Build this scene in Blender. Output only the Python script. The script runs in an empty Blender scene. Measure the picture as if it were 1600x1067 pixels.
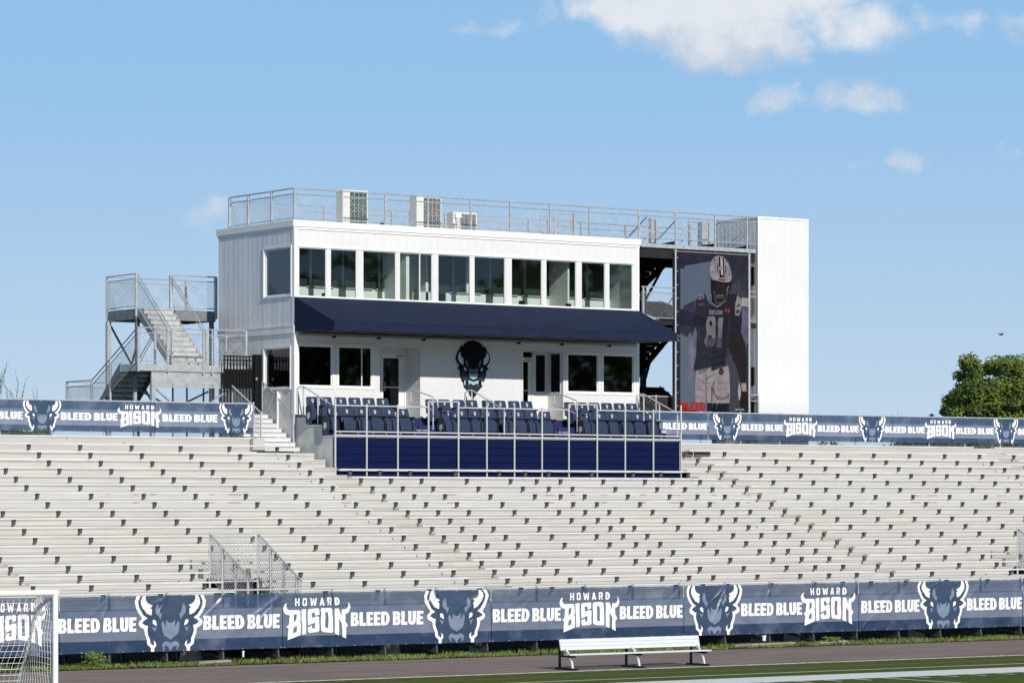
import bpy, bmesh, math, random
from mathutils import Vector, Matrix
from mathutils.geometry import tessellate_polygon
random.seed(7)
R = math.radians
SC = bpy.context.scene
COL = SC.collection

# ------------------------------------------------------------------ camera
FPX, PSI, HY, HC = 5180.0, R(34.93), 783.0, 4.2
SN, CS = math.sin(PSI), math.cos(PSI)
cam = bpy.data.cameras.new('camera'); camo = bpy.data.objects.new('camera', cam); COL.objects.link(camo)
camo.location = (0, 0, HC); camo.rotation_euler = (R(90), 0, -PSI)
cam.sensor_width = 36; cam.lens = 36 * FPX / 1600; cam.shift_y = (HY - 533.5) / 1600
cam.clip_start = 1; cam.clip_end = 5000
SC.camera = camo

# ------------------------------------------------------------------ sun, sky, exposure
SUNV = Vector((-.17, -1.0, .545)).normalized()      # towards the sun
ELEV = math.asin(SUNV.z); AZ = math.atan2(SUNV.x, SUNV.y)
sl = bpy.data.lights.new('sun', 'SUN'); sl.energy = 4.6; sl.angle = R(.53); sl.color = (1, .955, .88)
so = bpy.data.objects.new('sun', sl); COL.objects.link(so); so.location = (0, -20, 60)
so.rotation_euler = SUNV.to_track_quat('Z', 'Y').to_euler()
W = bpy.data.worlds.new('World'); SC.world = W; W.use_nodes = True
SC.view_settings.view_transform = 'Standard'; SC.view_settings.look = 'None'
SC.view_settings.exposure = 0.0; SC.view_settings.gamma = 1
SC.render.engine = 'CYCLES'

class NT:
    def __init__(s, tree): s.t = tree; s.n = tree.nodes; s.l = tree.links
    def node(s, typ, **kw):
        n = s.n.new(typ)
        for k, v in kw.items(): setattr(n, k, v)
        return n
    def link(s, a, b): s.l.new(a, b)
    def put(s, sock, v):
        if isinstance(v, bpy.types.NodeSocket): s.l.new(v, sock)
        else: sock.default_value = v
    def math(s, op, a, b=0.0, c=None, clamp=False):
        n = s.n.new('ShaderNodeMath'); n.operation = op; n.use_clamp = clamp
        s.put(n.inputs[0], a); s.put(n.inputs[1], b)
        if c is not None: s.put(n.inputs[2], c)
        return n.outputs[0]
    def mix(s, f, a, b, blend='MIX'):
        n = s.n.new('ShaderNodeMixRGB'); n.blend_type = blend
        s.put(n.inputs[0], f); s.put(n.inputs[1], a); s.put(n.inputs[2], b)
        return n.outputs[0]
    def dot(s, v, w):
        n = s.n.new('ShaderNodeVectorMath'); n.operation = 'DOT_PRODUCT'
        s.put(n.inputs[0], v); n.inputs[1].default_value = w
        return n.outputs['Value']
    def sstep(s, v, a, b):
        n = s.n.new('ShaderNodeMapRange'); n.interpolation_type = 'SMOOTHSTEP'
        s.put(n.inputs[0], v); n.inputs[1].default_value = a; n.inputs[2].default_value = b
        return n.outputs[0]

def build_world():
    t = NT(W.node_tree); t.n.clear()
    out = t.node('ShaderNodeOutputWorld'); bg = t.node('ShaderNodeBackground')
    tc = t.node('ShaderNodeTexCoord'); gv = tc.outputs['Generated']
    sep = t.node('ShaderNodeSeparateXYZ'); t.link(gv, sep.inputs[0])
    cmb = t.node('ShaderNodeCombineXYZ')
    t.link(sep.outputs[0], cmb.inputs[0]); t.link(sep.outputs[1], cmb.inputs[1])
    zz = t.math('MULTIPLY_ADD', sep.outputs[2], 2.4, .13); t.link(zz, cmb.inputs[2])
    nm = t.node('ShaderNodeVectorMath', operation='NORMALIZE'); t.link(cmb.outputs[0], nm.inputs[0])
    sky = t.node('ShaderNodeTexSky', sky_type='NISHITA')
    sky.sun_disc = False; sky.sun_elevation = ELEV; sky.sun_rotation = AZ
    sky.air_density = 1.0; sky.dust_density = .6; sky.ozone_density = 1.2; sky.altitude = 100
    t.link(nm.outputs[0], sky.inputs[0])
    col = sky.outputs[0]
    # clouds: gnomonic coordinates about one fixed world direction
    fw = (SN, CS, 0); rt = (CS, -SN, 0)
    df = t.math('MAXIMUM', t.dot(gv, fw), .02)
    u = t.math('DIVIDE', t.dot(gv, rt), df); v = t.math('DIVIDE', sep.outputs[2], df)
    cv = t.node('ShaderNodeCombineXYZ'); t.link(u, cv.inputs[0]); t.link(v, cv.inputs[1])
    n1 = t.node('ShaderNodeTexNoise'); n1.inputs['Scale'].default_value = 75; n1.inputs['Detail'].default_value = 10
    n1.inputs['Roughness'].default_value = .54; t.link(cv.outputs[0], n1.inputs['Vector'])
    n2 = t.node('ShaderNodeTexNoise'); n2.inputs['Scale'].default_value = 70; n2.inputs['Detail'].default_value = 7
    t.link(cv.outputs[0], n2.inputs['Vector'])
    wn = t.node('ShaderNodeTexNoise'); wn.inputs['Scale'].default_value = 38; wn.inputs['Detail'].default_value = 5; wn.inputs['Roughness'].default_value = .6
    t.link(cv.outputs[0], wn.inputs['Vector']); wc = t.node('ShaderNodeSeparateColor'); t.link(wn.outputs['Color'], wc.inputs[0])
    u0, v0 = u, v
    u = t.math('ADD', u0, t.math('MULTIPLY', t.math('SUBTRACT', wc.outputs[0], .5), .027)); v = t.math('ADD', v0, t.math('MULTIPLY', t.math('SUBTRACT', wc.outputs[1], .5), .018))
    def blob(px, py, rx, ry, amp=1.0):
        a = t.math('MULTIPLY', t.math('SUBTRACT', u, (px - 800) / FPX), FPX / rx)
        b = t.math('MULTIPLY', t.math('SUBTRACT', v, (HY - py) / FPX), FPX / ry)
        r2 = t.math('ADD', t.math('MULTIPLY', a, a), t.math('MULTIPLY', b, b))
        return t.math('MULTIPLY', t.math('SUBTRACT', 1.0, r2), amp)
    bl = [blob(1010, 30, 125, 56, 1.6), blob(1150, 62, 155, 60, 1.6), blob(1320, 42, 165, 50, 1.25), blob(1140, -10, 250, 72, 1.7),
          blob(1222, 158, 58, 30, .85), blob(1345, 152, 72, 32, .95), blob(1415, 254, 46, 17, .5), blob(1350, 256, 25, 13, .3),
          blob(760, 46, 55, 18, .55), blob(850, 28, 42, 24, .55), blob(1525, 35, 50, 26, .65), blob(1590, 34, 30, 22, .5),
          blob(330, 342, 55, 32, .42), blob(1580, 245, 40, 22, .5)]
    m = bl[0]
    for b in bl[1:]: m = t.math('MAXIMUM', m, b)
    m = t.math('MAXIMUM', m, -1.5)
    dens = t.math('ADD', m, t.math('MULTIPLY', t.math('SUBTRACT', n1.outputs['Fac'], .5), 2.8))
    a = t.math('MULTIPLY', t.sstep(dens, .0, 1.35), .90)
    # cloud shading: bright tops, blue-grey bases
    edge = t.sstep(t.math('ADD', dens, t.math('MULTIPLY', t.math('SUBTRACT', n2.outputs['Fac'], .5), 2.2)), .1, 1.7)
    base = t.sstep(t.math('ADD', v, t.math('MULTIPLY', t.math('SUBTRACT', n2.outputs['Fac'], .5), .045)), (HY - 100) / FPX, (HY - 20) / FPX)
    small = t.sstep(v, (HY - 125) / FPX, (HY - 140) / FPX)
    lit = t.math('MULTIPLY_ADD', t.math('MAXIMUM', base, t.math('MULTIPLY', small, .6)), .74, t.math('MULTIPLY', edge, .26))
    ccol = t.mix(lit, (4.4, 5.05, 6.0, 1), (6.8, 6.95, 7.25, 1))
    # clear blue air that pales towards the horizon
    low = t.mix(t.sstep(sep.outputs[2], -.01, .15), (4.85, 5.85, 6.8, 1), (2.6, 4.8, 7.35, 1))
    fade = t.sstep(sep.outputs[2], .55, .12)
    col = t.mix(t.math('MULTIPLY', fade, .85), col, low)
    col = t.mix(a, col, ccol)
    t.link(col, bg.inputs[0]); bg.inputs[1].default_value = .12
    t.link(bg.outputs[0], out.inputs[0])
build_world()

# ------------------------------------------------------------------ helpers
def ratio(px):
    u = (px - 800) / FPX; return (SN + u * CS) / (CS - u * SN)
def dep(px, Y): return Y / (CS - (px - 800) / FPX * SN)
def XA(px, Y): return ratio(px) * Y
def ZA(px, py, Y): return HC + (HY - py) / FPX * dep(px, Y)
def P(px, py, Y): return Vector((XA(px, Y), Y, ZA(px, py, Y)))
def YX(px, X): return X / ratio(px)                       # depth at which the line X=const has that bearing

MATS = {}
def srgb(r, g, b):
    f = lambda c: ((c / 255 + .055) / 1.055) ** 2.4 if c / 255 > .04045 else c / 255 / 12.92
    return (f(r), f(g), f(b), 1)
def mat(name, col, rough=.6, metal=0, spec=.5, var=.0, vscale=3.0, bump=0.0, bscale=30.0, grad=None, stretch=(1, 1, 1), alpha=1.0, dirt=0, specks=0):
    if name in MATS: return MATS[name]
    m = bpy.data.materials.new(name); m.use_nodes = True
    t = NT(m.node_tree); b = t.n['Principled BSDF']
    b.inputs['Roughness'].default_value = rough; b.inputs['Metallic'].default_value = metal
    b.inputs['Specular IOR Level'].default_value = spec
    c = col if len(col) == 4 else (*col, 1)
    geo = t.node('ShaderNodeNewGeometry'); mp = t.node('ShaderNodeMapping')
    mp.inputs['Scale'].default_value = stretch; t.link(geo.outputs['Position'], mp.inputs[0])
    src = None
    if var:
        n = t.node('ShaderNodeTexNoise'); n.inputs['Scale'].default_value = vscale; n.inputs['Detail'].default_value = 6
        n.inputs['Roughness'].default_value = .65
        t.link(mp.outputs[0], n.inputs['Vector'])
        f = t.sstep(n.outputs['Fac'], .3, .7)
        lo = tuple(x * (1 - var) for x in c[:3]) + (1,); hi = tuple(min(1, x * (1 + var * .6)) for x in c[:3]) + (1,)
        src = t.mix(f, lo, hi)
    if dirt:
        n = t.node('ShaderNodeTexNoise'); n.inputs['Scale'].default_value = 1.2; n.inputs['Detail'].default_value = 10
        n.inputs['Roughness'].default_value = .75; t.link(mp.outputs[0], n.inputs['Vector'])
        f = t.math('MULTIPLY', t.sstep(n.outputs['Fac'], .52, .72), dirt)
        src = t.mix(f, src if src is not None else c, tuple(x * .45 for x in c[:3]) + (1,))
    if specks:
        vo = t.node('ShaderNodeTexVoronoi'); vo.inputs['Scale'].default_value = 2.6; t.link(geo.outputs['Position'], vo.inputs['Vector'])
        vs = t.node('ShaderNodeSeparateColor'); t.link(vo.outputs['Color'], vs.inputs[0])
        f = t.math('MULTIPLY', t.math('LESS_THAN', vo.outputs['Distance'], t.math('MULTIPLY', vs.outputs[0], .085)), t.math('LESS_THAN', vs.outputs[1], specks))
        src = t.mix(f, src if src is not None else c, (.06, .045, .035, 1))
    if src is not None: t.link(src, b.inputs['Base Color'])
    else: b.inputs['Base Color'].default_value = c
    if bump:
        n = t.node('ShaderNodeTexNoise'); n.inputs['Scale'].default_value = bscale; n.inputs['Detail'].default_value = 5
        t.link(mp.outputs[0], n.inputs['Vector'])
        bp = t.node('ShaderNodeBump'); bp.inputs['Strength'].default_value = bump; bp.inputs['Distance'].default_value = .02
        t.link(n.outputs['Fac'], bp.inputs['Height']); t.link(bp.outputs[0], b.inputs['Normal'])
    if alpha < 1:
        out = t.n['Material Output']; tr = t.node('ShaderNodeBsdfTransparent'); mx = t.node('ShaderNodeMixShader')
        mx.inputs[0].default_value = alpha; t.link(tr.outputs[0], mx.inputs[1]); t.link(b.outputs[0], mx.inputs[2])
        t.link(mx.outputs[0], out.inputs[0])
    MATS[name] = m; return m

WHITE = mat('white_painted_siding', (.70, .70, .70), .55, var=.04, vscale=.8)
def siding(name, col, step, axis, depth=.25, wid=.04):
    m = mat(name, col, .5, var=.035, vscale=.7)
    t = NT(m.node_tree); b = t.n['Principled BSDF']
    geo = t.node('ShaderNodeNewGeometry'); sp = t.node('ShaderNodeSeparateXYZ'); t.link(geo.outputs['Position'], sp.inputs[0])
    w = t.math('PINGPONG', t.math('DIVIDE', sp.outputs[axis], step), .5)
    h = t.sstep(w, 0, wid)
    bp = t.node('ShaderNodeBump'); bp.inputs['Strength'].default_value = depth; bp.inputs['Distance'].default_value = .01
    t.link(h, bp.inputs['Height']); t.link(bp.outputs[0], b.inputs['Normal'])
    if b.inputs['Base Color'].links:
        src = b.inputs['Base Color'].links[0].from_socket
        t.link(t.mix(h, tuple(x * .86 for x in col[:3]) + (1,), src), b.inputs['Base Color'])
    return m
SIDING = siding('grooved_white_siding', (.66, .66, .66), .30, 0, .4)
SIDEMETAL = mat('ribbed_metal_siding', (.70, .69, .70), .42, metal=.25, var=.10, vscale=1.1, stretch=(1, 2.4, .25))
TOWERM = siding('tower_panel', (.66, .66, .66), .30, 0, .25, .03)
TRIM = mat('white_trim', (.74, .74, .73), .5, var=.03)
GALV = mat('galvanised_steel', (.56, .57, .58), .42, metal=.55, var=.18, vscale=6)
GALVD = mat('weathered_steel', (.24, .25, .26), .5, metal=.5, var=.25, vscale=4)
WHPIPE = mat('bright_aluminium_pipe', (.62, .63, .64), .35, metal=.35)
ALU = mat('anodised_aluminium_plank', (.74, .74, .735), .36, metal=.25, var=.12, vscale=1.5, stretch=(.5, 3, 3), dirt=.22)
RISER = mat('aluminium_riser_board', (.495, .471, .435), .48, metal=.12, var=.13, vscale=1.4, stretch=(.35, 2, 9), dirt=.22, specks=.5)
FOOT = mat('aluminium_foot_board', (.55, .55, .54), .45, metal=.2, var=.08, vscale=1.4, stretch=(.35, 4, 4), dirt=.25, specks=.6)
BRK = mat('dark_seat_bracket', (.10, .088, .075), .6, var=.3, vscale=20)
PIT = mat('opening_shade_black', (.010, .010, .010), .9, spec=.1)
DARK = mat('dark_steel', (.014, .015, .017), .6, spec=.25, var=.3)
BLACK = mat('black_metal', (.006, .0065, .008), .6, spec=.15)
NAVYP = mat('navy_corrugated_panel', (.0004, .0042, .042), .5, spec=.15, var=.12, vscale=2)
AWN = mat('navy_awning_canvas', (.0115, .018, .046), .85, spec=.15, var=.14, vscale=1.4, bump=.25, bscale=60)
SEATM = mat('navy_seat_plastic', (.024, .036, .078), .42, spec=.35, var=.15, vscale=8)
SEATD = mat('dark_seat_iron', (.012, .016, .03), .45)
CONC = mat('cast_concrete', (.66, .655, .62), .85, var=.16, vscale=2.2, bump=.3, bscale=12, dirt=.35)
ACM = mat('cream_appliance_metal', (.66, .65, .60), .5, var=.04)
ACG = mat('condenser_fins', (.10, .11, .105), .5, var=.3, vscale=20)
ACGT = mat('green_condenser_fins', (.035, .075, .07), .5, var=.3, vscale=20)
DOORM = mat('white_door_metal', (.74, .74, .72), .45)
INT_W = mat('interior_white_wall', (.72, .73, .69), .7)
INT_D = mat('interior_shade_wall', (.012, .015, .016), .7, var=.5, vscale=1.3)
INT_F = mat('interior_floor', (.12, .12, .12), .7)
TRACK = mat('worn_track_asphalt', (.235, .190, .170), .95, spec=.06, var=.22, vscale=.9, stretch=(.25, 1.6, 1), bump=.35, bscale=40, dirt=.3, specks=.35)
SOIL = mat('dry_soil', (.035, .03, .022), .95, spec=.05, var=.4, vscale=3, bump=.5, bscale=8)
EARTH = mat('field_earth_and_grass', (.055, .075, .03), .95, spec=.05, var=.35, vscale=.6)
LINEW = mat('white_field_paint', (.70, .70, .68), .8, var=.10, vscale=10, dirt=.3)
LINEO = mat('orange_field_paint', (.26, .12, .035), .85, var=.3, vscale=9)
GOALM = mat('white_goal_frame', (.80, .80, .80), .35)
NETM = mat('white_net_cord', (.78, .78, .77), .8)
BARK = mat('tree_bark', (.07, .055, .04), .9, var=.3)
def turf():
    m = mat('synthetic_turf', (.082, .118, .028), .95, spec=.05, var=.22, vscale=2.0, stretch=(1, 3, 1), bump=.6, bscale=60)
    return m
TURF = turf()
def leafmat(name, c1, c2):
    m = bpy.data.materials.new(name); m.use_nodes = True; t = NT(m.node_tree); b = t.n['Principled BSDF']
    g = t.node('ShaderNodeNewGeometry'); n = t.node('ShaderNodeTexNoise'); n.inputs['Scale'].default_value = 1.1
    t.link(g.outputs['Position'], n.inputs['Vector'])
    f = t.math('ADD', t.sstep(n.outputs['Fac'], .38, .62), t.math('MULTIPLY', g.outputs['Random Per Island'], .8))
    f = t.math('MULTIPLY', f, .55)
    t.link(t.mix(f, (*c1, 1), (*c2, 1)), b.inputs['Base Color']); b.inputs['Roughness'].default_value = .6
    tr = t.node('ShaderNodeBsdfTranslucent'); tr.inputs[0].default_value = (c2[0] * 1.3, c2[1] * 1.5, c2[2], 1)
    mx = t.node('ShaderNodeMixShader'); mx.inputs[0].default_value = .22
    t.link(b.outputs[0], mx.inputs[1]); t.link(tr.outputs[0], mx.inputs[2]); t.link(mx.outputs[0], t.n['Material Output'].inputs[0])
    MATS[name] = m; return m
LEAF = leafmat('tree_leaves', (.030, .064, .010), (.20, .25, .04))
LEAFB = leafmat('shrub_leaves', (.03, .055, .02), (.09, .12, .04))
GRASSM = leafmat('grass_blades', (.06, .11, .02), (.24, .30, .07))
TWIG = leafmat('grey_green_needles', (.07, .10, .06), (.14, .18, .11))
def glassmat(name, tint, refl=1.0, tr_=.75):
    m = bpy.data.materials.new(name); m.use_nodes = True; t = NT(m.node_tree); t.n.remove(t.n['Principled BSDF'])
    a = t.node('ShaderNodeBsdfTransparent'); a.inputs[0].default_value = (tint[0] * tr_, tint[1] * tr_, tint[2] * tr_, 1)
    g = t.node('ShaderNodeBsdfGlossy'); g.inputs['Roughness'].default_value = .02; g.inputs[0].default_value = (.9 * refl, .95 * refl, 1 * refl, 1)
    fr = t.node('ShaderNodeFresnel'); fr.inputs[0].default_value = 1.5
    mx = t.node('ShaderNodeMixShader'); t.link(fr.outputs[0], mx.inputs[0]); t.link(a.outputs[0], mx.inputs[1]); t.link(g.outputs[0], mx.inputs[2])
    t.link(mx.outputs[0], t.n['Material Output'].inputs[0]); MATS[name] = m; return m
GLASS = glassmat('clear_window_glass', (.94, .985, .975), .6, .96)
GLASSS = glassmat('side_window_glass', (.94, .985, .975), 1.5, .9)
GLASSD = glassmat('dark_tinted_glass', (.6, .64, .65), 1.0, .5)

class MB:
    def __init__(s): s.v = []; s.f = []; s.sm = False
    def box(s, x0, x1, y0, y1, z0, z1):
        i = len(s.v)
        if x0 > x1: x0, x1 = x1, x0
        if y0 > y1: y0, y1 = y1, y0
        if z0 > z1: z0, z1 = z1, z0
        s.v += [(x0, y0, z0), (x1, y0, z0), (x1, y1, z0), (x0, y1, z0), (x0, y0, z1), (x1, y0, z1), (x1, y1, z1), (x0, y1, z1)]
        for q in ((0, 3, 2, 1), (4, 5, 6, 7), (0, 1, 5, 4), (1, 2, 6, 5), (2, 3, 7, 6), (3, 0, 4, 7)): s.f.append(tuple(i + k for k in q))
        return s
    def quad(s, a, b, c, d):
        i = len(s.v); s.v += [tuple(a), tuple(b), tuple(c), tuple(d)]; s.f.append((i, i + 1, i + 2, i + 3)); return s
    def hexa(s, p):                                   # 8 corner points like box
        i = len(s.v); s.v += [tuple(q) for q in p]
        for q in ((0, 3, 2, 1), (4, 5, 6, 7), (0, 1, 5, 4), (1, 2, 6, 5), (2, 3, 7, 6), (3, 0, 4, 7)): s.f.append(tuple(i + k for k in q))
        return s
    def bar(s, p, q, r, n=8, r2=None):
        p = Vector(p); q = Vector(q); d = q - p
        if d.length < 1e-6: return s
        d.normalize(); a = d.orthogonal().normalized(); b = d.cross(a); i = len(s.v)
        r2 = r if r2 is None else r2
        for (c, rr) in ((p, r), (q, r2)):
            for k in range(n):
                t = 2 * math.pi * (k + .5) / n; s.v.append(tuple(c + (a * math.cos(t) + b * math.sin(t)) * rr))
        for k in range(n): s.f.append((i + k, i + (k + 1) % n, i + n + (k + 1) % n, i + n + k))
        if n > 3: s.f.append(tuple(i + n - 1 - k for k in range(n))); s.f.append(tuple(i + n + k for k in range(n)))
        return s
    def sbar(s, p, q, w, h=None):                     # square bar, w horizontal, h vertical-ish
        h = h or w; p = Vector(p); q = Vector(q); d = (q - p).normalized()
        up = Vector((0, 0, 1)) if abs(d.z) < .95 else Vector((0, 1, 0))
        a = d.cross(up).normalized() * w / 2; b = a.cross(d).normalized() * h / 2
        s.hexa([p - a - b, p + a - b, q + a - b, q - a - b, p - a + b, p + a + b, q + a + b, q - a + b]); return s
    def path(s, pts, r, n=8):
        for a, b in zip(pts[:-1], pts[1:]): s.bar(a, b, r, n)
        return s
    def prism(s, pts, axis, a0, a1):                  # polygon in the plane across an axis, extruded
        def mk(p, a): return {0: (a, p[0], p[1]), 1: (p[0], a, p[1]), 2: (p[0], p[1], a)}[axis]
        i = len(s.v); n = len(pts)
        s.v += [mk(p, a0) for p in pts] + [mk(p, a1) for p in pts]
        s.f.append(tuple(range(i, i + n))); s.f.append(tuple(i + n + n - 1 - k for k in range(n)))
        for k in range(n): s.f.append((i + k, i + (k + 1) % n, i + n + (k + 1) % n, i + n + k))
        return s
    def build(s, name, m, parent=None, smooth=False, bevel=0, recalc=True):
        me = bpy.data.meshes.new(name); me.from_pydata(s.v, [], s.f)
        if recalc:
            bm = bmesh.new(); bm.from_mesh(me); bmesh.ops.recalc_face_normals(bm, faces=bm.faces)
            if bevel: bmesh.ops.bevel(bm, geom=list(bm.edges), offset=bevel, segments=2, affect='EDGES', profile=.5)
            bm.to_mesh(me); bm.free()
        me.materials.append(m)
        if smooth:
            for p in me.polygons: p.use_smooth = True
        o = bpy.data.objects.new(name, me); COL.objects.link(o)
        if parent: o.parent = parent; o.matrix_parent_inverse = Matrix.Translation(parent_world(parent)).inverted()
        return o
def parent_world(o):
    v = Vector(o.location)
    while o.parent:
        if o.matrix_parent_inverse: v += o.matrix_parent_inverse.translation
        o = o.parent; v += Vector(o.location)
    return v
def tag(o, label=None, cat=None, group=None, kind=None):
    if label: o['label'] = label
    if cat: o['category'] = cat
    if group: o['group'] = group
    if kind: o['kind'] = kind
    return o
def thing(name, label, cat, loc, group=None):
    o = bpy.data.objects.new(name, None); COL.objects.link(o); o.location = loc; o.empty_display_size = .3
    return tag(o, label, cat, group)
def copy_tree(o, parent=None):
    c = o.copy(); COL.objects.link(c)
    if parent: c.parent = parent
    for ch in list(o.children): copy_tree(ch, c)
    return c

def chain(mb, O, e, poly, sp=.062, r=.0023):
    """chain-link wires in the vertical plane through O along unit e, clipped to a convex polygon of (s,h)"""
    O = Vector(O); e = Vector(e); n = len(poly)
    area = sum(poly[i][0] * poly[(i + 1) % n][1] - poly[(i + 1) % n][0] * poly[i][1] for i in range(n))
    pl = poly if area > 0 else poly[::-1]
    nrm = e.cross(Vector((0, 0, 1)))
    for sg in (1, -1):
        cs = [p[0] - sg * p[1] for p in pl]; c = min(cs) + sp * .7
        while c < max(cs):
            t0, t1 = -1e9, 1e9       # line: s = c + sg*h ; param h
            ok = True
            for i in range(n):
                a, b = pl[i], pl[(i + 1) % n]; ex, ey = b[0] - a[0], b[1] - a[1]
                # inside: ex*(h-ay) - ey*(s-ax) >= 0
                A = ex - ey * sg; B = -ex * a[1] - ey * (c - a[0])
                if abs(A) < 1e-9:
                    if B < 0: ok = False
                elif A > 0: t0 = max(t0, -B / A)
                else: t1 = min(t1, -B / A)
            if ok and t1 - t0 > .01:
                mb.bar(O + e * (c + sg * t0) + Vector((0, 0, t0)) + nrm * .002 * sg, O + e * (c + sg * t1) + Vector((0, 0, t1)) + nrm * .002 * sg, r, 3)
            c += sp * 1.414
    return mb

# ------------------------------------------------------------------ lettering and emblems as flat shapes
G = {}
def glyph(ch, w, outer, holes=()): G[ch] = (w, [(outer, list(holes))])
glyph('B', .62, [(0, 0), (.40, 0), (.53, .05), (.60, .15), (.62, .28), (.58, .42), (.50, .51), (.57, .60), (.59, .73), (.56, .88), (.48, .97), (.38, 1), (0, 1)],
      [[(.26, .20), (.33, .20), (.37, .25), (.37, .34), (.33, .40), (.26, .40)], [(.26, .62), (.32, .62), (.35, .67), (.35, .74), (.32, .79), (.26, .79)]])
glyph('L', .50, [(0, 0), (.50, 0), (.50, .22), (.27, .22), (.27, 1), (0, 1)])
glyph('E', .52, [(0, 0), (.52, 0), (.52, .21), (.27, .21), (.27, .40), (.48, .40), (.48, .60), (.27, .60), (.27, .79), (.52, .79), (.52, 1), (0, 1)])
glyph('D', .66, [(0, 0), (.32, 0), (.47, .05), (.60, .20), (.66, .40), (.66, .60), (.60, .80), (.47, .95), (.32, 1), (0, 1)],
      [[(.26, .21), (.31, .21), (.37, .27), (.40, .40), (.40, .60), (.37, .73), (.31, .79), (.26, .79)]])
glyph('U', .62, [(0, 1), (0, .30), (.04, .14), (.14, .03), (.31, 0), (.48, .03), (.58, .14), (.62, .30), (.62, 1), (.36, 1), (.36, .32), (.34, .24), (.31, .22), (.28, .24), (.26, .32), (.26, 1)])
glyph('H', .60, [(0, 0), (.19, 0), (.19, .40), (.41, .40), (.41, 0), (.60, 0), (.60, 1), (.41, 1), (.41, .60), (.19, .60), (.19, 1), (0, 1)])
glyph('O', .60, [(.12, 0), (.48, 0), (.60, .12), (.60, .88), (.48, 1), (.12, 1), (0, .88), (0, .12)], [[(.22, .20), (.38, .20), (.41, .25), (.41, .75), (.38, .80), (.22, .80), (.19, .75), (.19, .25)]])
glyph('W', .95, [(.15, 0), (.36, 0), (.475, .45), (.59, 0), (.80, 0), (.95, 1), (.76, 1), (.68, .38), (.56, .90), (.39, .90), (.27, .38), (.19, 1), (0, 1)])
glyph('A', .66, [(0, 0), (.20, 0), (.24, .18), (.42, .18), (.46, 0), (.66, 0), (.44, 1), (.22, 1)], [[(.28, .36), (.38, .36), (.33, .72)]])
glyph('R', .62, [(0, 0), (.19, 0), (.19, .34), (.27, .34), (.42, 0), (.62, 0), (.46, .37), (.57, .45), (.60, .56), (.60, .80), (.55, .94), (.42, 1), (0, 1)],
      [[(.19, .54), (.36, .54), (.40, .59), (.40, .76), (.36, .81), (.19, .81)]])
glyph('9', .58, [(.06, .0), (.42, 0), (.58, .14), (.58, .86), (.46, 1), (.12, 1), (0, .88), (0, .50), (.12, .38), (.34, .38), (.34, .22), (.06, .22)], [[(.24, .58), (.34, .58), (.34, .80), (.24, .80)]])
glyph('1', .36, [(.10, 0), (.36, 0), (.36, 1), (.14, 1), (0, .82), (0, .70), (.10, .74)])
glyph('I', .24, [(0, 0), (.24, 0), (.24, 1), (0, 1)])
glyph('S', .56, [(0, 0), (.46, 0), (.56, .1), (.56, .5), (.46, .6), (.24, .6), (.24, .8), (.54, .8), (.54, 1), (.1, 1), (0, .9), (0, .5), (.1, .4), (.32, .4), (.32, .2), (0, .2)])
glyph('N', .62, [(0, 0), (.2, 0), (.2, .55), (.42, 0), (.62, 0), (.62, 1), (.42, 1), (.42, .45), (.2, 1), (0, 1)])
def word(text, gap=.07, space=.22):
    """shapes of a word scaled to unit width and unit height"""
    x = 0; out = []
    for ch in text:
        if ch == ' ': x += space; continue
        w, sh = G[ch]
        for o, hs in sh: out.append(([(x + a, b) for a, b in o], [[(x + a, b) for a, b in h] for h in hs]))
        x += w + gap
    x -= gap
    return [([(a / x, b) for a, b in o], [[(a / x, b) for a, b in h] for h in hs]) for o, hs in out]
def fit(shapes, x0, x1, y0, y1): return [([(x0 + a * (x1 - x0), y0 + b * (y1 - y0)) for a, b in o], [[(x0 + a * (x1 - x0), y0 + b * (y1 - y0)) for a, b in h] for h in hs]) for o, hs in shapes]
def bison_word():                                   # u 0..1 across, v 0..1 over the banner height
    raw = [
        ([(182, 325), (150, 360), (130, 405), (133, 455), (158, 500), (195, 522), (236, 527), (226, 660), (215, 685), (180, 715), (215, 742), (203, 927), (330, 880), (400, 850), (417, 825), (417, 660), (402, 628), (413, 600), (406, 465), (388, 441), (225, 445), (195, 422), (180, 385), (187, 345)],
         [[(305, 515), (350, 512), (346, 598), (300, 648)], [(296, 735), (350, 690), (350, 792), (290, 822)]]),
        ([(425, 435), (503, 426), (497, 550), (506, 700), (503, 828), (440, 842), (438, 690), (427, 590)], []),
        ([(550, 428), (695, 412), (720, 432), (717, 520), (648, 533), (648, 484), (595, 492), (598, 574), (695, 540), (722, 562), (722, 775), (700, 800), (560, 815), (535, 795), (530, 727), (598, 690), (601, 746), (648, 736), (645, 645), (535, 692), (526, 590), (530, 450)], []),
        ([(770, 411), (918, 407), (945, 435), (958, 785), (935, 816), (780, 801), (752, 775), (745, 435)], [[(822, 480), (872, 480), (878, 740), (825, 735)]]),
        ([(983, 418), (1050, 418), (1101, 545), (1098, 435), (1170, 428), (1203, 395), (1214, 355), (1205, 308), (1235, 350), (1246, 400), (1228, 460), (1195, 498), (1160, 510), (1165, 632), (1206, 690), (1170, 740), (1176, 908), (1110, 878), (1105, 668), (1052, 585), (1058, 858), (985, 828), (983, 620)], [])]
    f = lambda p: ((p[0] - 130) / 1116, 1 - (p[1] + .018 * (p[0] - 700) - 152) / 900)
    return [([f(p) for p in o], [[f(p) for p in h] for h in hs]) for o, hs in raw]
def howard_bison():
    return bison_word() + fit(word('HOWARD', gap=.40), (325 - 130) / 1116, (1062 - 130) / 1116, .755, .898)
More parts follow.
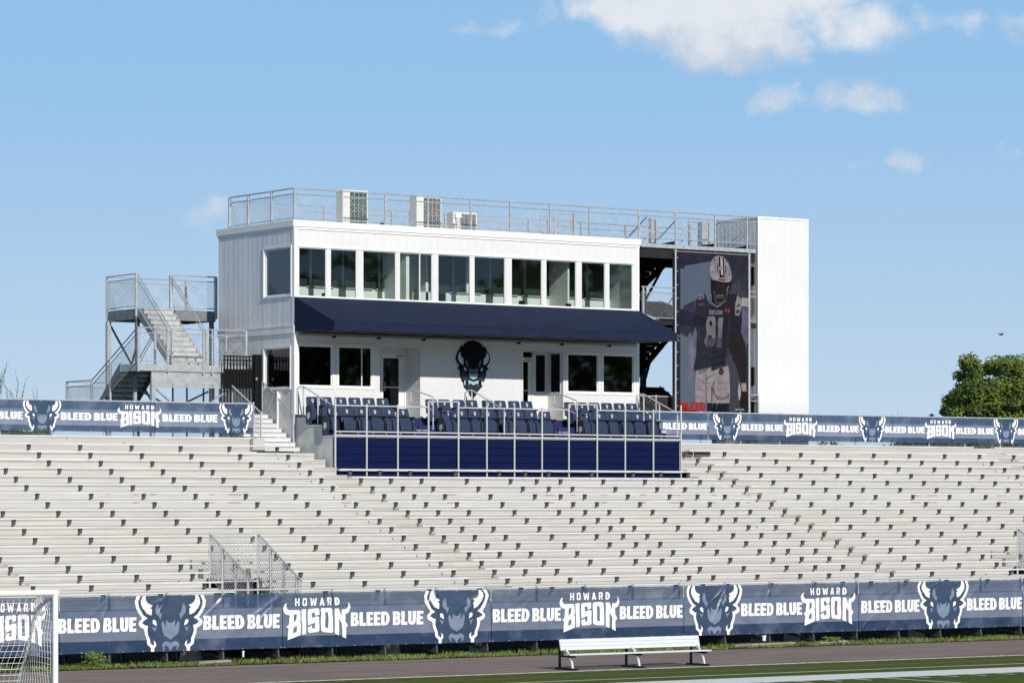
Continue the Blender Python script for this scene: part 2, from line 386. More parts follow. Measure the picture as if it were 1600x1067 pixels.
def head_shapes():
    H = {}
    H['fill'] = [[(215, 222), (190, 300), (195, 350), (222, 410), (255, 455), (297, 490), (245, 522), (232, 545), (280, 572), (300, 580), (295, 640), (306, 690), (328, 740), (332, 790), (365, 820), (382, 850), (381, 892), (575, 892), (575, 222)]]
    H['white'] = [[(175, 221), (150, 290), (160, 360), (190, 430), (234, 490), (196, 530), (191, 560), (207, 590), (258, 622), (267, 685), (290, 742), (296, 805), (340, 847), (341, 892), (381, 892), (383, 850), (403, 820), (398, 785), (372, 755), (380, 790), (372, 822), (332, 790), (328, 740), (306, 690), (295, 640), (302, 580), (275, 577), (232, 545), (247, 520), (297, 490), (250, 455), (217, 400), (193, 345), (187, 290), (217, 221)],
                  [(248, 221), (222, 270), (220, 322), (242, 372), (290, 432), (345, 457), (352, 382), (330, 370), (358, 340), (302, 312), (276, 270), (278, 221)],
                  [(360, 520), (380, 507), (402, 525), (412, 583), (385, 573), (364, 552)]]
    H['slate'] = [[(345, 592), (380, 606), (409, 596), (382, 662), (366, 625)],
                  [(418, 310), (392, 372), (392, 424), (440, 480), (452, 517), (476, 440), (450, 430), (440, 360)],
                  [(485, 520), (465, 560), (480, 660), (502, 702), (575, 751), (575, 552), (545, 540), (520, 508), (523, 596), (505, 566)],
                  [(575, 792), (520, 770), (485, 785), (470, 812), (497, 882), (510, 868), (500, 822), (545, 840), (575, 888)]]
    f = lambda x, y: ((x - 150) / 850, 1 - (y - 221) / 671)
    out = {}
    for k, L in H.items():
        sh = []
        for pl in L:
            sh.append(([f(*p) for p in pl], [])); sh.append(([f(1150 - p[0], p[1]) for p in pl][::-1], []))
        out[k] = sh
    return out
HEAD = head_shapes()
def shape_mesh(shapes, place, name, m, parent=None, maxlen=0, thick=None):
    """place(u,v)->Vector; flat printed shapes, optionally cut fine enough to follow cloth, optionally thick"""
    bm = bmesh.new()
    for o, hs in shapes:
        loops = [[Vector((a, b, 0)) for a, b in o]] + [[Vector((a, b, 0)) for a, b in h] for h in hs]
        tris = tessellate_polygon(loops); flat = [p for l in loops for p in l]
        vs = [bm.verts.new(p) for p in flat]
        for tr in tris:
            try: bm.faces.new([vs[i] for i in tr])
            except ValueError: pass
    sx = (place(1, 0) - place(0, 0)).length; sy = (place(0, 1) - place(0, 0)).length
    if maxlen:
        for _ in range(6):
            L = [e for e in bm.edges if math.hypot((e.verts[0].co.x - e.verts[1].co.x) * sx, (e.verts[0].co.y - e.verts[1].co.y) * sy) > maxlen]
            if not L: break
            bmesh.ops.subdivide_edges(bm, edges=L, cuts=1); bmesh.ops.triangulate(bm, faces=bm.faces)
    for v in bm.verts: v.co = place(v.co.x, v.co.y)
    bm.normal_update()
    # face the viewer side (-Y)
    for f in bm.faces:
        if f.normal.y > 0: f.normal_flip()
    if thick:
        ret = bmesh.ops.extrude_face_region(bm, geom=list(bm.faces))
        for v in [g for g in ret['geom'] if isinstance(g, bmesh.types.BMVert)]: v.co.y -= thick
        bmesh.ops.recalc_face_normals(bm, faces=bm.faces)
    me = bpy.data.meshes.new(name); bm.to_mesh(me); bm.free(); me.materials.append(m)
    o = bpy.data.objects.new(name, me); COL.objects.link(o)
    if parent: o.parent = parent; o.matrix_parent_inverse = Matrix.Translation(parent_world(parent)).inverted()
    return o
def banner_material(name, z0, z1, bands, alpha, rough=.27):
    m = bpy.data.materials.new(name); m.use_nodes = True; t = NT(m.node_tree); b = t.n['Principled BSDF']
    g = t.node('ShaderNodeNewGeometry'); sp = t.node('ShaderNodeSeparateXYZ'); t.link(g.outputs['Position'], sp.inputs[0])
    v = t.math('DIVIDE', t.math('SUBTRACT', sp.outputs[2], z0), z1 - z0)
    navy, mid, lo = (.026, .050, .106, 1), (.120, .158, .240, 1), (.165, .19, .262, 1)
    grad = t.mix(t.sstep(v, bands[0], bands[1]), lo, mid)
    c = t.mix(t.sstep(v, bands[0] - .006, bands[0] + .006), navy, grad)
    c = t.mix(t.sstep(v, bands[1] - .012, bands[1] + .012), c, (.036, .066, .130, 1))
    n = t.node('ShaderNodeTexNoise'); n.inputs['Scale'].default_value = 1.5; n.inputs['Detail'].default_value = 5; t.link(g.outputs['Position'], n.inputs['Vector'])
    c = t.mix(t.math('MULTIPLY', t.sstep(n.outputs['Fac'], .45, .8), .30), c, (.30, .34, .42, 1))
    t.link(c, b.inputs['Base Color']); b.inputs['Roughness'].default_value = rough
    tr = t.node('ShaderNodeBsdfTransparent'); mx = t.node('ShaderNodeMixShader'); mx.inputs[0].default_value = alpha
    t.link(tr.outputs[0], mx.inputs[1]); t.link(b.outputs[0], mx.inputs[2]); t.link(mx.outputs[0], t.n['Material Output'].inputs[0])
    return m
PRW = mat('white_banner_print', (.78, .78, .77), .42)
PRN = mat('navy_banner_print', (.040, .068, .125), .34, alpha=.88)
PRS = mat('slate_banner_print', (.175, .215, .30), .38)

# ------------------------------------------------------------------ main dimensions
YF = 88.8                                  # press box front
XL, XR = 53.71, 67.20                      # press box sides
YB = 93.5                                  # press box back
YD = 86.45                                 # seating deck face
DX0, DX1 = 53.75, 67.15
ZR, ZS, ZFL = 12.98, 9.69, 6.85            # roof, storey band, deck floor
YFEN, YLOW = 88.25, 75.0
NR = 19                                    # seat rows, 0 is the topmost
def rowY(k): return 87.30 + .6449 - .6449 * k
def rowS(k): return 5.905 + .2396 - .2396 * k
AISLES = [(22.98, 23.96), (37.6, 38.6), (52.24, 53.2), (67.2, 68.1), (81.5, 82.5)]
BX0, BX1 = 24.0, 94.0
YV = 77.57
VOM = [(XA(328, YV), XA(403, YV)), (XA(1590, YV), XA(1590, YV) + 1.62)]

# ------------------------------------------------------------------ ground, track, turf
def sheet(name, x0, x1, y0, y1, z, m, kind='structure'):
    mb = MB(); mb.quad((x0, y0, z), (x1, y0, z), (x1, y1, z), (x0, y1, z))
    o = mb.build(name, m, recalc=False); o['kind'] = kind; return o
sheet('ground', -1500, 1500, -800, 3000, -.02, EARTH)
sheet('turf_field', -60, 160, -8, 66.3, 0.0, TURF)
sheet('running_track', -60, 160, 66.34, 73.8, -.004, TRACK)
sheet('soil', -60, 160, 73.8, 96, -.008, SOIL)
mb = MB()
mb.box(-60, 160, 66.26, 66.36, -.01, .012)
ck = mb.build('track_edging', mat('pale_edging', (.42, .41, .38), .85, var=.35, vscale=5)); ck['kind'] = 'structure'
mb = MB()
mb.box(-40, 140, 62.84, 62.94, .004, .005); mb.box(-20, 120, 59.75, 61.58, .004, .005)
k = 52.4 - 4.572 * 12
while k < 110:
    mb.box(k, k + .1, 12, 59.72, .004, .005); k += 4.572
k = 52.4 - .914 * 50
while k < 100:
    mb.box(k, k + .1, 59.05, 59.65, .006, .007); k += .914
mb.box(40, 75, 55.9, 56.0, .007, .008)
o = mb.build('white_field_lines', LINEW); o['kind'] = 'structure'
mb = MB(); mb.box(-40, 140, 64.42, 64.54, .004, .005)
o = mb.build('orange_field_line', LINEO); o['kind'] = 'structure'

# grass strip of real blades
def grass(name, label, x0, x1, y0, y1, n, hmin, hmax, z=0):
    mb = MB()
    for i in range(n):
        x = random.uniform(x0, x1); y = y0 + (y1 - y0) * random.random()
        cl = .5 + .5 * math.sin(x * 1.7 + 2 * math.sin(x * .63)) * math.cos(x * .41 + 1)
        if y < y0 + .28 + .16 * math.sin(x * 2.3) * math.sin(x * .9) and random.random() < .85: continue
        if math.sin(x * 3.3) * math.sin(x * 1.27 + 1) > .25 and random.random() < .6: continue
        h = random.uniform(hmin, hmax) * (.45 + .9 * cl * random.random() + .25 * random.random()); w = random.uniform(.008, .02)
        a = random.uniform(0, math.pi); lx, ly = random.uniform(-.5, .5) * h, random.uniform(-.5, .3) * h
        dx, dy = math.cos(a) * w, math.sin(a) * w; i0 = len(mb.v)
        mb.v += [(x - dx, y - dy, z), (x + dx, y + dy, z), (x + dx * .7 + lx * .4, y + dy * .7 + ly * .4, z + h * .6), (x - dx * .7 + lx * .4, y - dy * .7 + ly * .4, z + h * .6), (x + lx, y + ly, z + h)]
        mb.f += [(i0, i0 + 1, i0 + 2, i0 + 3), (i0 + 3, i0 + 2, i0 + 4)]
    o = mb.build(name, GRASSM, recalc=False); tag(o, label, 'grass', kind='stuff'); return o
grass('grass', 'rough green grass strip along the foot of the bleachers', 32, 82, 73.85, 75.9, 30000, .04, .13)

# ------------------------------------------------------------------ bleachers
bl = thing('bleachers', 'long grandstand of pale aluminium bleacher rows below the press box', 'bleachers', (60, 76, 0))
def spans(k, x0=BX0, x1=BX1, cut_aisle=True):
    """x intervals of a row, with the deck, the openings and the aisles taken out"""
    Y = rowY(k); cuts = []
    if Y > YD - .5: cuts.append((53.62, DX1 + .02))
    if k == 0: cuts.append((51.55, 53.7))
    if Y < YV + .3:
        for a, b in VOM: cuts.append((a, b))
    if cut_aisle: cuts += AISLES
    seg = [(x0, x1)]
    for a, b in sorted(cuts):
        new = []
        for s, e in seg:
            if b <= s or a >= e: new.append((s, e)); continue
            if a > s: new.append((s, a))
            if b < e: new.append((b, e))
        seg = new
    return [s for s in seg if s[1] - s[0] > .15]
planks = []
for k in range(NR):
    Y, S = rowY(k), rowS(k); F = S - .43
    fb = MB(); rs = MB()
    for a, b in spans(k, cut_aisle=False):
        # foot board: three extrusions with thin gaps, nosing proud of the riser
        y0 = Y - .5168 - .012; y1 = Y + .14 - .004
        for j in range(3):
            ya = y0 + (y1 - y0) * j / 3 + (.008 if j else 0); fb.box(a, b, ya, y0 + (y1 - y0) * (j + 1) / 3, F - .035, F)
        # riser behind the seat: two ribbed boards up to the next foot board
        yr = Y + .14
        if k == 0: rs.box(a, b, Y - .10, Y - .085, F + .01, S - .05); rs.box(a, b, Y - .112, Y - .10, F + .20, F + .215)
        rs.box(a, b, yr, yr + .02, F - .02, F + .105); rs.box(a, b, yr - .012, yr + .02, F + .112, F + .128); rs.box(a, b, yr, yr + .02, F + .135, F + .206)
    fb.build('foot_board', FOOT, bl); rs.build('riser_board', RISER, bl)
    for a, b in spans(k):
        if b - a < .7: continue
        sp = MB()
        aa, bb = a + random.uniform(-.03, .03), b + random.uniform(-.03, .03)
        for j in range(2): sp.box(aa, bb, Y - .12 + j * .122, Y - .004 + j * .122, S - .045, S)
        planks.append(sp.build('seat_plank', ALU, bl))
    # aisle half steps
    for a, b in AISLES:
        if Y < YV + .3 and any(a < v[1] and b > v[0] for v in VOM): continue
        if Y > YD and a < DX1 - 1 and b > 53.4: continue
        if k == 0 and 50 < a < 54: continue
        st = MB()
        st.box(a + .06, b - .06, Y + .06, Y + .138, F + .004, F + .07)
        st.build('aisle_step', RISER, bl)
COLS0 = [42.88, 44.6, 46.31, 48.04, 49.74, 51.46, 53.17, 54.6, 55.7, 56.83, 58.53, 60.22, 61.23, 62.16, 63.87, 65.56, 66.71, 67.85, 69.29, 70.98, 72.73, 74.37, 76.05, 77.73, 79.41, 81.1]
COLS = [c * .9819 for c in COLS0]
x = 42.88 * .9819
while x > BX0: x -= 1.684; COLS.append(x)
x = 81.1 * .9819
while x < BX1 - 1: x += 1.66; COLS.append(x)
allb = []
for k in range(1, NR):
    sps = spans(k, cut_aisle=False)
    for cx in COLS:
        if any(s + .05 < cx < e - .05 for s, e in sps): allb.append((k, cx))
def bracket_mb(k, cx, mb):
    Y, S = rowY(k), rowS(k); j = random.uniform(-.006, .006); cx += j
    w = .046
    mb.hexa([(cx - w * .8, Y - .02, S - .20), (cx + w * .8, Y - .02, S - .20), (cx + w * .8, Y + .05, S - .20), (cx - w * .8, Y + .05, S - .20),
             (cx - w, Y - .06, S - .048), (cx + w, Y - .06, S - .048), (cx + w, Y + .06, S - .048), (cx - w, Y + .06, S - .048)])
def vis(k, cx):
    Y = rowY(k); f = cx * SN + Y * CS; u = (cx * CS - Y * SN) / f * FPX + 800
    return 0 < u < 1600 and k <= 17
near = sorted([b for b in allb if vis(*b)], key=lambda b: b[1] * SN + rowY(b[0]) * CS)[:100]
nearset = set(near); rest = MB()
for b in allb:
    if b in nearset:
        m_ = MB(); bracket_mb(b[0], b[1], m_); m_.build('seat_bracket', BRK, bl)
    else: bracket_mb(b[0], b[1], rest)
rest.build('seat_brackets', BRK, bl)['kind'] = 'stuff'
mb = MB(); Yq = rowY(1) + .05
for a_, b_ in ((1067, 1083), (1086, 1110)): mb.box(XA(a_, Yq), XA(b_, Yq), Yq, Yq + .07, rowS(1) - .20, rowS(1) - .05)
mb.build('gap_shade', BRK, bl)  # dark boxes stand in for the shade of open gaps in the row
# front walkway, fascia beams, stringers, gussets
FW = rowS(NR - 1) - .43
mb = MB(); mb.box(BX0, BX1, 75.12, rowY(NR - 1) - .55, FW - .04, FW); mb.build('front_walkway', FOOT, bl)
mb = MB(); mb.box(BX0, BX1, 75.35, 75.47, .42, .62); mb.box(BX0, BX1, 76.6, 76.72, .40, .60); mb.build('edge_beam', DARK, bl)
x = 39.91 - 1.668 * 9
while x < BX1 - 1:
    mb = MB(); mb.prism([(75.10, .62), (75.55, .62), (75.16, .06), (75.02, .10)], 0, x - .02, x + .02)
    mb.sbar((x, 75.1, .12), (x - .02, 77.4, .45), .06)
    mb.box(x - .04, x + .04, 77.4, 77.5, 0, FW - .3); mb.box(x - .05, x + .05, 84.5, 84.62, 0, 3.8)
    mb.build('support_frame', mat('dull_gusset_steel', (.09, .095, .10), .6, metal=.3, var=.3), bl); x += 1.668
# added back closure so that the underside reads dark, and upper walkway
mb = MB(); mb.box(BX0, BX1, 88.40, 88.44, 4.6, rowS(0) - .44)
mb.build('back_closure', GALVD, bl)
mb = MB(); mb.box(BX0, 51.7, rowY(0) + .16, 88.39, rowS(0) - .47, rowS(0) - .43); mb.box(DX1 + .1, BX1, rowY(0) + .16, 88.39, rowS(0) - .47, rowS(0) - .43)
mb.build('top_walkway', FOOT, bl)
mb = MB(); mb.box(51.57, 51.98, rowY(0) - .28, rowY(0) + .12, rowS(0) - .62, rowS(0) - .02)
mb.build('end_box', RISER, bl)

# concrete piers and pipes under the stand
for i, (px, s) in enumerate([(298, .30), (612, .24), (1186, .26), (1238, .26), (1432, .27), (745, .22), (160, .25)]):
    x = XA(px, 76.4); mb = MB()
    mb.bar((x, 76.4, 0), (x, 76.4, .30), s, 20, s * .92); mb.bar((x, 76.4, .30), (x, 76.4, .34), s * .92, 20, s * .8); mb.box(x - .05, x + .05, 76.35, 76.45, .34, .42)
    o = mb.build('concrete_pier', CONC)
    tag(o, ['round concrete pier under the banner left of centre, below the first bison head', 'faint round concrete pier under the second banner', 'brown round concrete pier behind the white drain pipe', 'round concrete pier right of the white drain pipe', 'round concrete pier below the rightmost bison head', 'narrow concrete pier under the second bison head', 'concrete pier beside the goal behind the weeds'][i], 'pier', 'concrete piers under the bleachers')
for px, lab in ((1197, 'short white drain pipe stub on the grass right of the bench'), (383, 'small pale pipe stub hanging under the banner left of centre')):
    x = XA(px, 75.0); mb = MB(); q = 1 if px > 800 else .5; mb.bar((x, 75.1, .14), (x, 75.1, .26), .055 * q, 14); mb.bar((x, 75.1, .25), (x, 75.1, .30), .07 * q, 14)
    tag(mb.build('pipe_stub', GOALM, smooth=False), lab, 'pipe')
for px, L_, lab in ((1195, 2.3, 'long pale board lying in the grass right of the bench'), (1302, 1.2, 'dark board lying at the edge of the track under the right banner'), (335, 1.0, 'small grey board lying under the banner near the left gate')):
    x = XA(px, 74.5); mb = MB()
    mb.hexa([(x - L_ / 2, 74.4, .03), (x + L_ / 2, 74.5, .05), (x + L_ / 2, 74.7, .06), (x - L_ / 2, 74.6, .04), (x - L_ / 2, 74.4, .08), (x + L_ / 2, 74.5, .10), (x + L_ / 2, 74.7, .11), (x - L_ / 2, 74.6, .09)])
    tag(mb.build('loose_board', mat('weathered_board', (.30, .27, .24), .8, var=.3)), lab, 'board')

# ------------------------------------------------------------------ vomitory openings
def vomitory(x0, x1, lab):
    t = thing('entry_gate_railing', lab, 'railing', (x0, YV, FW))
    zt = ZA(328, 834, YV)
    yb = YV; zl = zt - .545 * (yb - 75.3)
    # posts
    posts = [((x0, yb), zt + .06), ((x1, yb), zt + .06)]
    for (px_, py_), z in posts: MB().bar((px_, py_, FW - .2), (px_, py_, z), .03).build('post', WHPIPE, t)
    for xx in (x0, x1):
        for yy in (76.9, 76.2, 75.55):
            MB().sbar((xx, yy, FW - .28), (xx, yy, zt - .545 * (yb - yy)), .055).build('post', WHPIPE if yy != 76.2 else GALV, t)
    MB().bar((x0, yb, zt), (x1, yb, zt), .024).bar((x0, yb, zt - 1.28), (x1, yb, zt - 1.28), .024).build('rail', WHPIPE, t)
    for xx in (x0, x1):
        MB().bar((xx, yb, zt), (xx, 75.3, zl), .024).bar((xx, yb, zt - 1.15), (xx, 75.3, zl - 1.15), .02).build('sloping_rail', GALV, t)
    mb = MB()
    chain(mb, (x0, yb, 0), (1, 0, 0), [(0, zt - 1.28), (x1 - x0, zt - 1.28), (x1 - x0, zt), (0, zt)], .085, .0055)
    for xx in (x0, x1): chain(mb, (xx, 75.3, 0), (0, 1, 0), [(0, zl - 1.15), (yb - 75.3, zt - 1.15), (yb - 75.3, zt), (0, zl)], .085, .0055)
    mb.build('chain_link', GALV, t)
    # opening and steps in a black that stands in for the shade inside
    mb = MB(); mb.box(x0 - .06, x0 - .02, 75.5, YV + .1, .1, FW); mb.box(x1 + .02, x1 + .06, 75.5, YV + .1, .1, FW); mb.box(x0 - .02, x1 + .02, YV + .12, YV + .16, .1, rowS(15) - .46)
    mb.build('opening_shade_lining', PIT, t)
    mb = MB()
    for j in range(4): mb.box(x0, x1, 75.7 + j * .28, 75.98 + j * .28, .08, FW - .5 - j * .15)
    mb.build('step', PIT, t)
    return t
vomitory(VOM[0][0], VOM[0][1], 'chain link railing round the dark entry opening in the lower left rows')
vomitory(VOM[1][0], VOM[1][1], 'chain link entry railing at the right edge of the picture')

# ------------------------------------------------------------------ fences
def chain_fence(name, lab, x0, x1, Y, z0, z1, posts, rpost, rrail, m, zpost0, mesh_sp=.062, y_mesh=.03, knuckles=True):
    t = thing(name, lab, 'fence', (x0, Y, zpost0))
    for px_ in posts: MB().bar((px_, Y, zpost0), (px_, Y, z1 + .03), rpost, 10).bar((px_, Y, z1 + .03), (px_, Y, z1 + .05), rpost * 1.2, 10).build('post', m, t)
    MB().bar((x0, Y, z1), (x1, Y, z1), rrail, 8).build('top_rail', WHPIPE, t)
    MB().bar((x0, Y, z0), (x1, Y, z0), rrail * .8, 8).build('bottom_rail', m, t)
    mb = MB(); chain(mb, (x0, Y + y_mesh, 0), (1, 0, 0), [(0, z0 - .03), (x1 - x0, z0 - .03), (x1 - x0, z1 + .03), (0, z1 + .03)], mesh_sp, .0026)
    mb.build('chain_link', m, t)
    return t
ZLT, ZLB = 1.80, .335            # lower banner
ZUT, ZUB = 7.18, 6.28            # upper banner
lp = []
x = 39.91 - 1.668 * 8
while x < 84: lp.append(x); x += 1.668
LOWPOSTS = lp
lf = thing('front_fence', 'pipe rail fence along the front edge of the bleachers carrying the big banners', 'fence', (25, YLOW + .06, 0))
for x in lp: MB().sbar((x, YLOW + .06, .34), (x, YLOW + .06, 1.86), .05).build('post', GALV, lf)
MB().bar((25, YLOW + .08, 1.885), (84.5, YLOW + .08, 1.885), .026).build('top_rail', WHPIPE, lf)
MB().bar((25, YLOW + .08, 1.1), (84.5, YLOW + .08, 1.1), .02).build('middle_rail', GALV, lf)
MB().bar((25, YLOW + .08, .38), (84.5, YLOW + .08, .38), .02).build('bottom_rail', GALV, lf)
fl0, fl1 = 30.0, XA(396, YFEN)
chain_fence('back_fence', 'chain link fence behind the top row on the left, carrying a banner', fl0, fl1, YFEN, 5.94, ZUT + .02, [fl1 - i * 1.72 for i in range(13)], .026, .02, GALV, 5.6)
fr0, fr1 = 67.3, 93.8
chain_fence('back_fence', 'chain link fence behind the top row on the right, carrying the long banners', fr0, fr1, YFEN, 5.94, ZUT + .02, [fr0 + .4 + i * 1.72 for i in range(17)], .026, .02, GALV, 5.6)

# ------------------------------------------------------------------ banners
rng = random.Random(11)
FOLDS = []
for x in LOWPOSTS:
    n = rng.choice([1, 2, 2, 3, 4])
    for _ in range(n): FOLDS.append((x + rng.uniform(-.03, .03), ZLT, rng.uniform(200, 252), rng.uniform(.012, .024), rng.uniform(.03, .055), rng.uniform(.5, 1.3)))
    if rng.random() < .5: FOLDS.append((x, ZLB, rng.uniform(40, 140), rng.uniform(.006, .014), rng.uniform(.03, .05), rng.uniform(.3, .8)))
FOLDS += [(45.0, ZLT, 214, .034, .04, 1.5), (45.0, ZLT, 226, .03, .035, 1.4), (43.3, ZLT, 222, .03, .04, 1.3), (64.95, ZLB, 40, .026, .04, 1.6), (66.62, ZLT, 226, .026, .04, 1.3), (58.35, ZLT, 218, .02, .04, 1.0)]
FOLDS = [f_ for f_ in FOLDS if not (f_[1] > 1 and min(abs(f_[0] - q_) for q_ in (54.92, 63.27)) < .2)]
FOLDS = [(a, b, math.cos(R(c)), math.sin(R(c)), d, e, f) for a, b, c, d, e, f in FOLDS]
def disp_low(x, z):
    i = (x - 39.91) / 1.668; fr = i - math.floor(i)
    v = (z - ZLB) / (ZLT - ZLB)
    d = .018 * math.sin(math.pi * fr) ** 2 * math.sin(math.pi * min(1, max(0, v))) * math.sin(math.floor(i) * 2.1 + 1)
    d += .007 * math.sin(x * 7 + z * 5 + 3 * math.sin(z * 4 + x)) * math.sin(x * 1.3 + z) + .004 * math.sin(z * 17 + 2 * math.sin(x * 3))
    for fx, fz, cx, cz, A, w, L in FOLDS:
        dx, dz = x - fx, z - fz
        if abs(dx) > 1.8: continue
        al = dx * cx + dz * cz
        if al < 0: continue
        pe = dx * cz - dz * cx; ww = max(.035, w * (.6 + al * .7))
        q = pe / ww
        if abs(q) < 3: d += 1.5 * A * math.exp(-q * q) * math.exp(-(al / L) ** 2) * min(1, al * 4)
    return d if d < .035 else .035 + (d - .035) * .2
def disp_up(x, z):
    i = x / 1.72; fr = i - math.floor(i)
    return .016 * math.exp(-((((fr + (z - ZUT) * .55 + .35) % 1.0) - .3) / .05) ** 2) * (.4 + .6 * math.sin(math.floor(i) * 2.3) ** 2) + .006 * math.sin(x * 3.1 + z * 5) + .004 * math.sin(x * 8.3 - z * 7 + 2 * math.sin(x)) + .006 * abs(math.sin((x + z) * 1.83)) ** 12
def cloth(name, x0, x1, z0, z1, Y, disp, m, parent, cell, edge=None):
    nx = max(2, int((x1 - x0) / cell)); nz = max(2, int((z1 - z0) / cell)); mb = MB()
    for j in range(nz + 1):
        for i in range(nx + 1):
            x = x0 + (x1 - x0) * i / nx; z = z0 + (z1 - z0) * j / nz
            zz = z
            if edge: zz = z + edge(x) * ((1 - j / nz) if j < nz / 2 else -(j / nz)) * (1 if (j < nz / 4 or j > nz * 3 / 4) else 0)
            mb.v.append((x, Y - disp(x, z), zz))
    for j in range(nz):
        for i in range(nx):
            a = j * (nx + 1) + i; mb.f.append((a, a + 1, a + nx + 2, a + nx + 1))
    return mb.build(name, m, parent, smooth=True, recalc=False)
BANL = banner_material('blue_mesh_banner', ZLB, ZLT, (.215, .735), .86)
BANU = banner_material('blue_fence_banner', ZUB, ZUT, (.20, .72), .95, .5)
def edge_low(x):
    i = (x - 39.91) / 1.668; fr = i - math.floor(i)
    return .012 * math.sin(math.pi * fr) + .006 * abs(math.sin(x * 9))
def banner(lab, x0, x1, Y, z0, z1, items, disp, m, cell, low):
    t = thing('banner', lab, 'banner', (x0, Y, z0))
    cloth('cloth', x0, x1, z0, z1, Y, disp, m, t, cell, edge_low if low else None)
    def pl(xa, xb, va, vb, off):
        def f(u, v):
            x = xa + (xb - xa) * u; z = z0 + (z1 - z0) * (va + (vb - va) * v)
            return Vector((x, Y - disp(x, z) - off, z))
        return f
    ml = .035 if low else .2; k = 2.4 if low else .8
    for kind, xa, xb in items:
        if kind == 'BB': shape_mesh(word('BLEED BLUE', gap=.055, space=.20), pl(xa, xb, .37, .62, .007 * k), 'slogan_lettering', PRW, t, ml)
        elif kind == 'BLUE': shape_mesh(word('BLUE', gap=.055), pl(xa, xb, .37, .62, .007 * k), 'slogan_lettering', PRW, t, ml)
        elif kind == 'HB': shape_mesh(howard_bison(), pl(xa, xb, .0, 1.0, .007 * k), 'team_lettering', PRW, t, ml)
        elif kind == 'HD':
            h = shape_mesh(HEAD['fill'], pl(xa, xb, .012, .988, .004 * k), 'bison_head', PRN, t, ml)
            shape_mesh(HEAD['slate'], pl(xa, xb, .012, .988, .0085 * k), 'face_markings', PRS, h, ml)
            shape_mesh(HEAD['white'], pl(xa, xb, .012, .988, .008 * k), 'head_outline', PRW, h, ml)
    # edge hem and eyelets
    mb = MB(); n = max(2, int((x1 - x0) / .55))
    for i in range(n + 1):
        x = x0 + .04 + (x1 - x0 - .08) * i / n
        for z in (z0 + .03, z1 - .03): mb.bar((x, Y - disp(x, z) - .004, z), (x, Y - disp(x, z) - .012, z), .012, 8)
    mb.build('eyelets', WHPIPE, t)
    mb = MB(); mb.bar((x0 + .02, Y - .012, z1 + .002), (x0 + .02, Y + .05, z1 + .05), .004, 5); mb.bar((x1 - .02, Y - .012, z1 + .002), (x1 - .02, Y + .05, z1 + .05), .004, 5); mb.build('tie', WHPIPE, t)
    return t
YL = YLOW - .035
xl = lambda p: XA(p, YL)
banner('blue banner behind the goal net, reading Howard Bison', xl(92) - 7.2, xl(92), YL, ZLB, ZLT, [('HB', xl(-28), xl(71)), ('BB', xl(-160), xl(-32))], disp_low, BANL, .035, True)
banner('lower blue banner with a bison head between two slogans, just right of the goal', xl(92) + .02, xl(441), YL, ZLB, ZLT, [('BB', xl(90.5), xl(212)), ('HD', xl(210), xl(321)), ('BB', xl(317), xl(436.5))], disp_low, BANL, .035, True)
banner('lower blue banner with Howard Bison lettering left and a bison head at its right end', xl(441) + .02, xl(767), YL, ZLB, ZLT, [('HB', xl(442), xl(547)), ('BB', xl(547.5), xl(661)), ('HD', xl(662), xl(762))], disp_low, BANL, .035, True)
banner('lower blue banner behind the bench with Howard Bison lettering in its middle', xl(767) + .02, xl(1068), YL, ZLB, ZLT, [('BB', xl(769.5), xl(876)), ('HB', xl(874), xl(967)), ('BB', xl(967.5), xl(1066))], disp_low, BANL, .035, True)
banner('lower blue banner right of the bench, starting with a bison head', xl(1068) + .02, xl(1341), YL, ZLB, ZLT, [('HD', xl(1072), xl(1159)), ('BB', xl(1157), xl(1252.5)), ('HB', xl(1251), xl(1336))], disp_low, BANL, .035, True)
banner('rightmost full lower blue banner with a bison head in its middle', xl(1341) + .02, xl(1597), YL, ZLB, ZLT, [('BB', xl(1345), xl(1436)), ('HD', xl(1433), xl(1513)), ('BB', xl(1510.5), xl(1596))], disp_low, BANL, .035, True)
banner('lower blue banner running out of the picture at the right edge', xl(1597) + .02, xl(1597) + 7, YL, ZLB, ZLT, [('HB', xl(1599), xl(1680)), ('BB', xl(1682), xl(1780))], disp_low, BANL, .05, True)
YU = YFEN - .06
xu = lambda p: XA(p, YU)
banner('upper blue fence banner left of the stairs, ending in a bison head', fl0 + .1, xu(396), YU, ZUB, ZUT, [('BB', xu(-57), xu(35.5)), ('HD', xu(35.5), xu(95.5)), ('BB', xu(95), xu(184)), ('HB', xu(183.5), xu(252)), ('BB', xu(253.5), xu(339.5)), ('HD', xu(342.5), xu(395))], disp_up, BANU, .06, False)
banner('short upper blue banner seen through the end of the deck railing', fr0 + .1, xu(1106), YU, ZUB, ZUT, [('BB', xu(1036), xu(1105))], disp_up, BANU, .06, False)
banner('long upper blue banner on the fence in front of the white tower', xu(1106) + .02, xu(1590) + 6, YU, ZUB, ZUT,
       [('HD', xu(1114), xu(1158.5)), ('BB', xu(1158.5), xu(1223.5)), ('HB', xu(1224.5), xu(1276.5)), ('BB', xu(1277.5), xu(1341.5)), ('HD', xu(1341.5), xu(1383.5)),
        ('BB', xu(1382.5), xu(1444.5)), ('HB', xu(1445), xu(1493.5)), ('BB', xu(1493.5), xu(1552.5)), ('HD', xu(1552.5), xu(1590.5)), ('BB', xu(1590.5), xu(1650))], disp_up, BANU, .06, False)

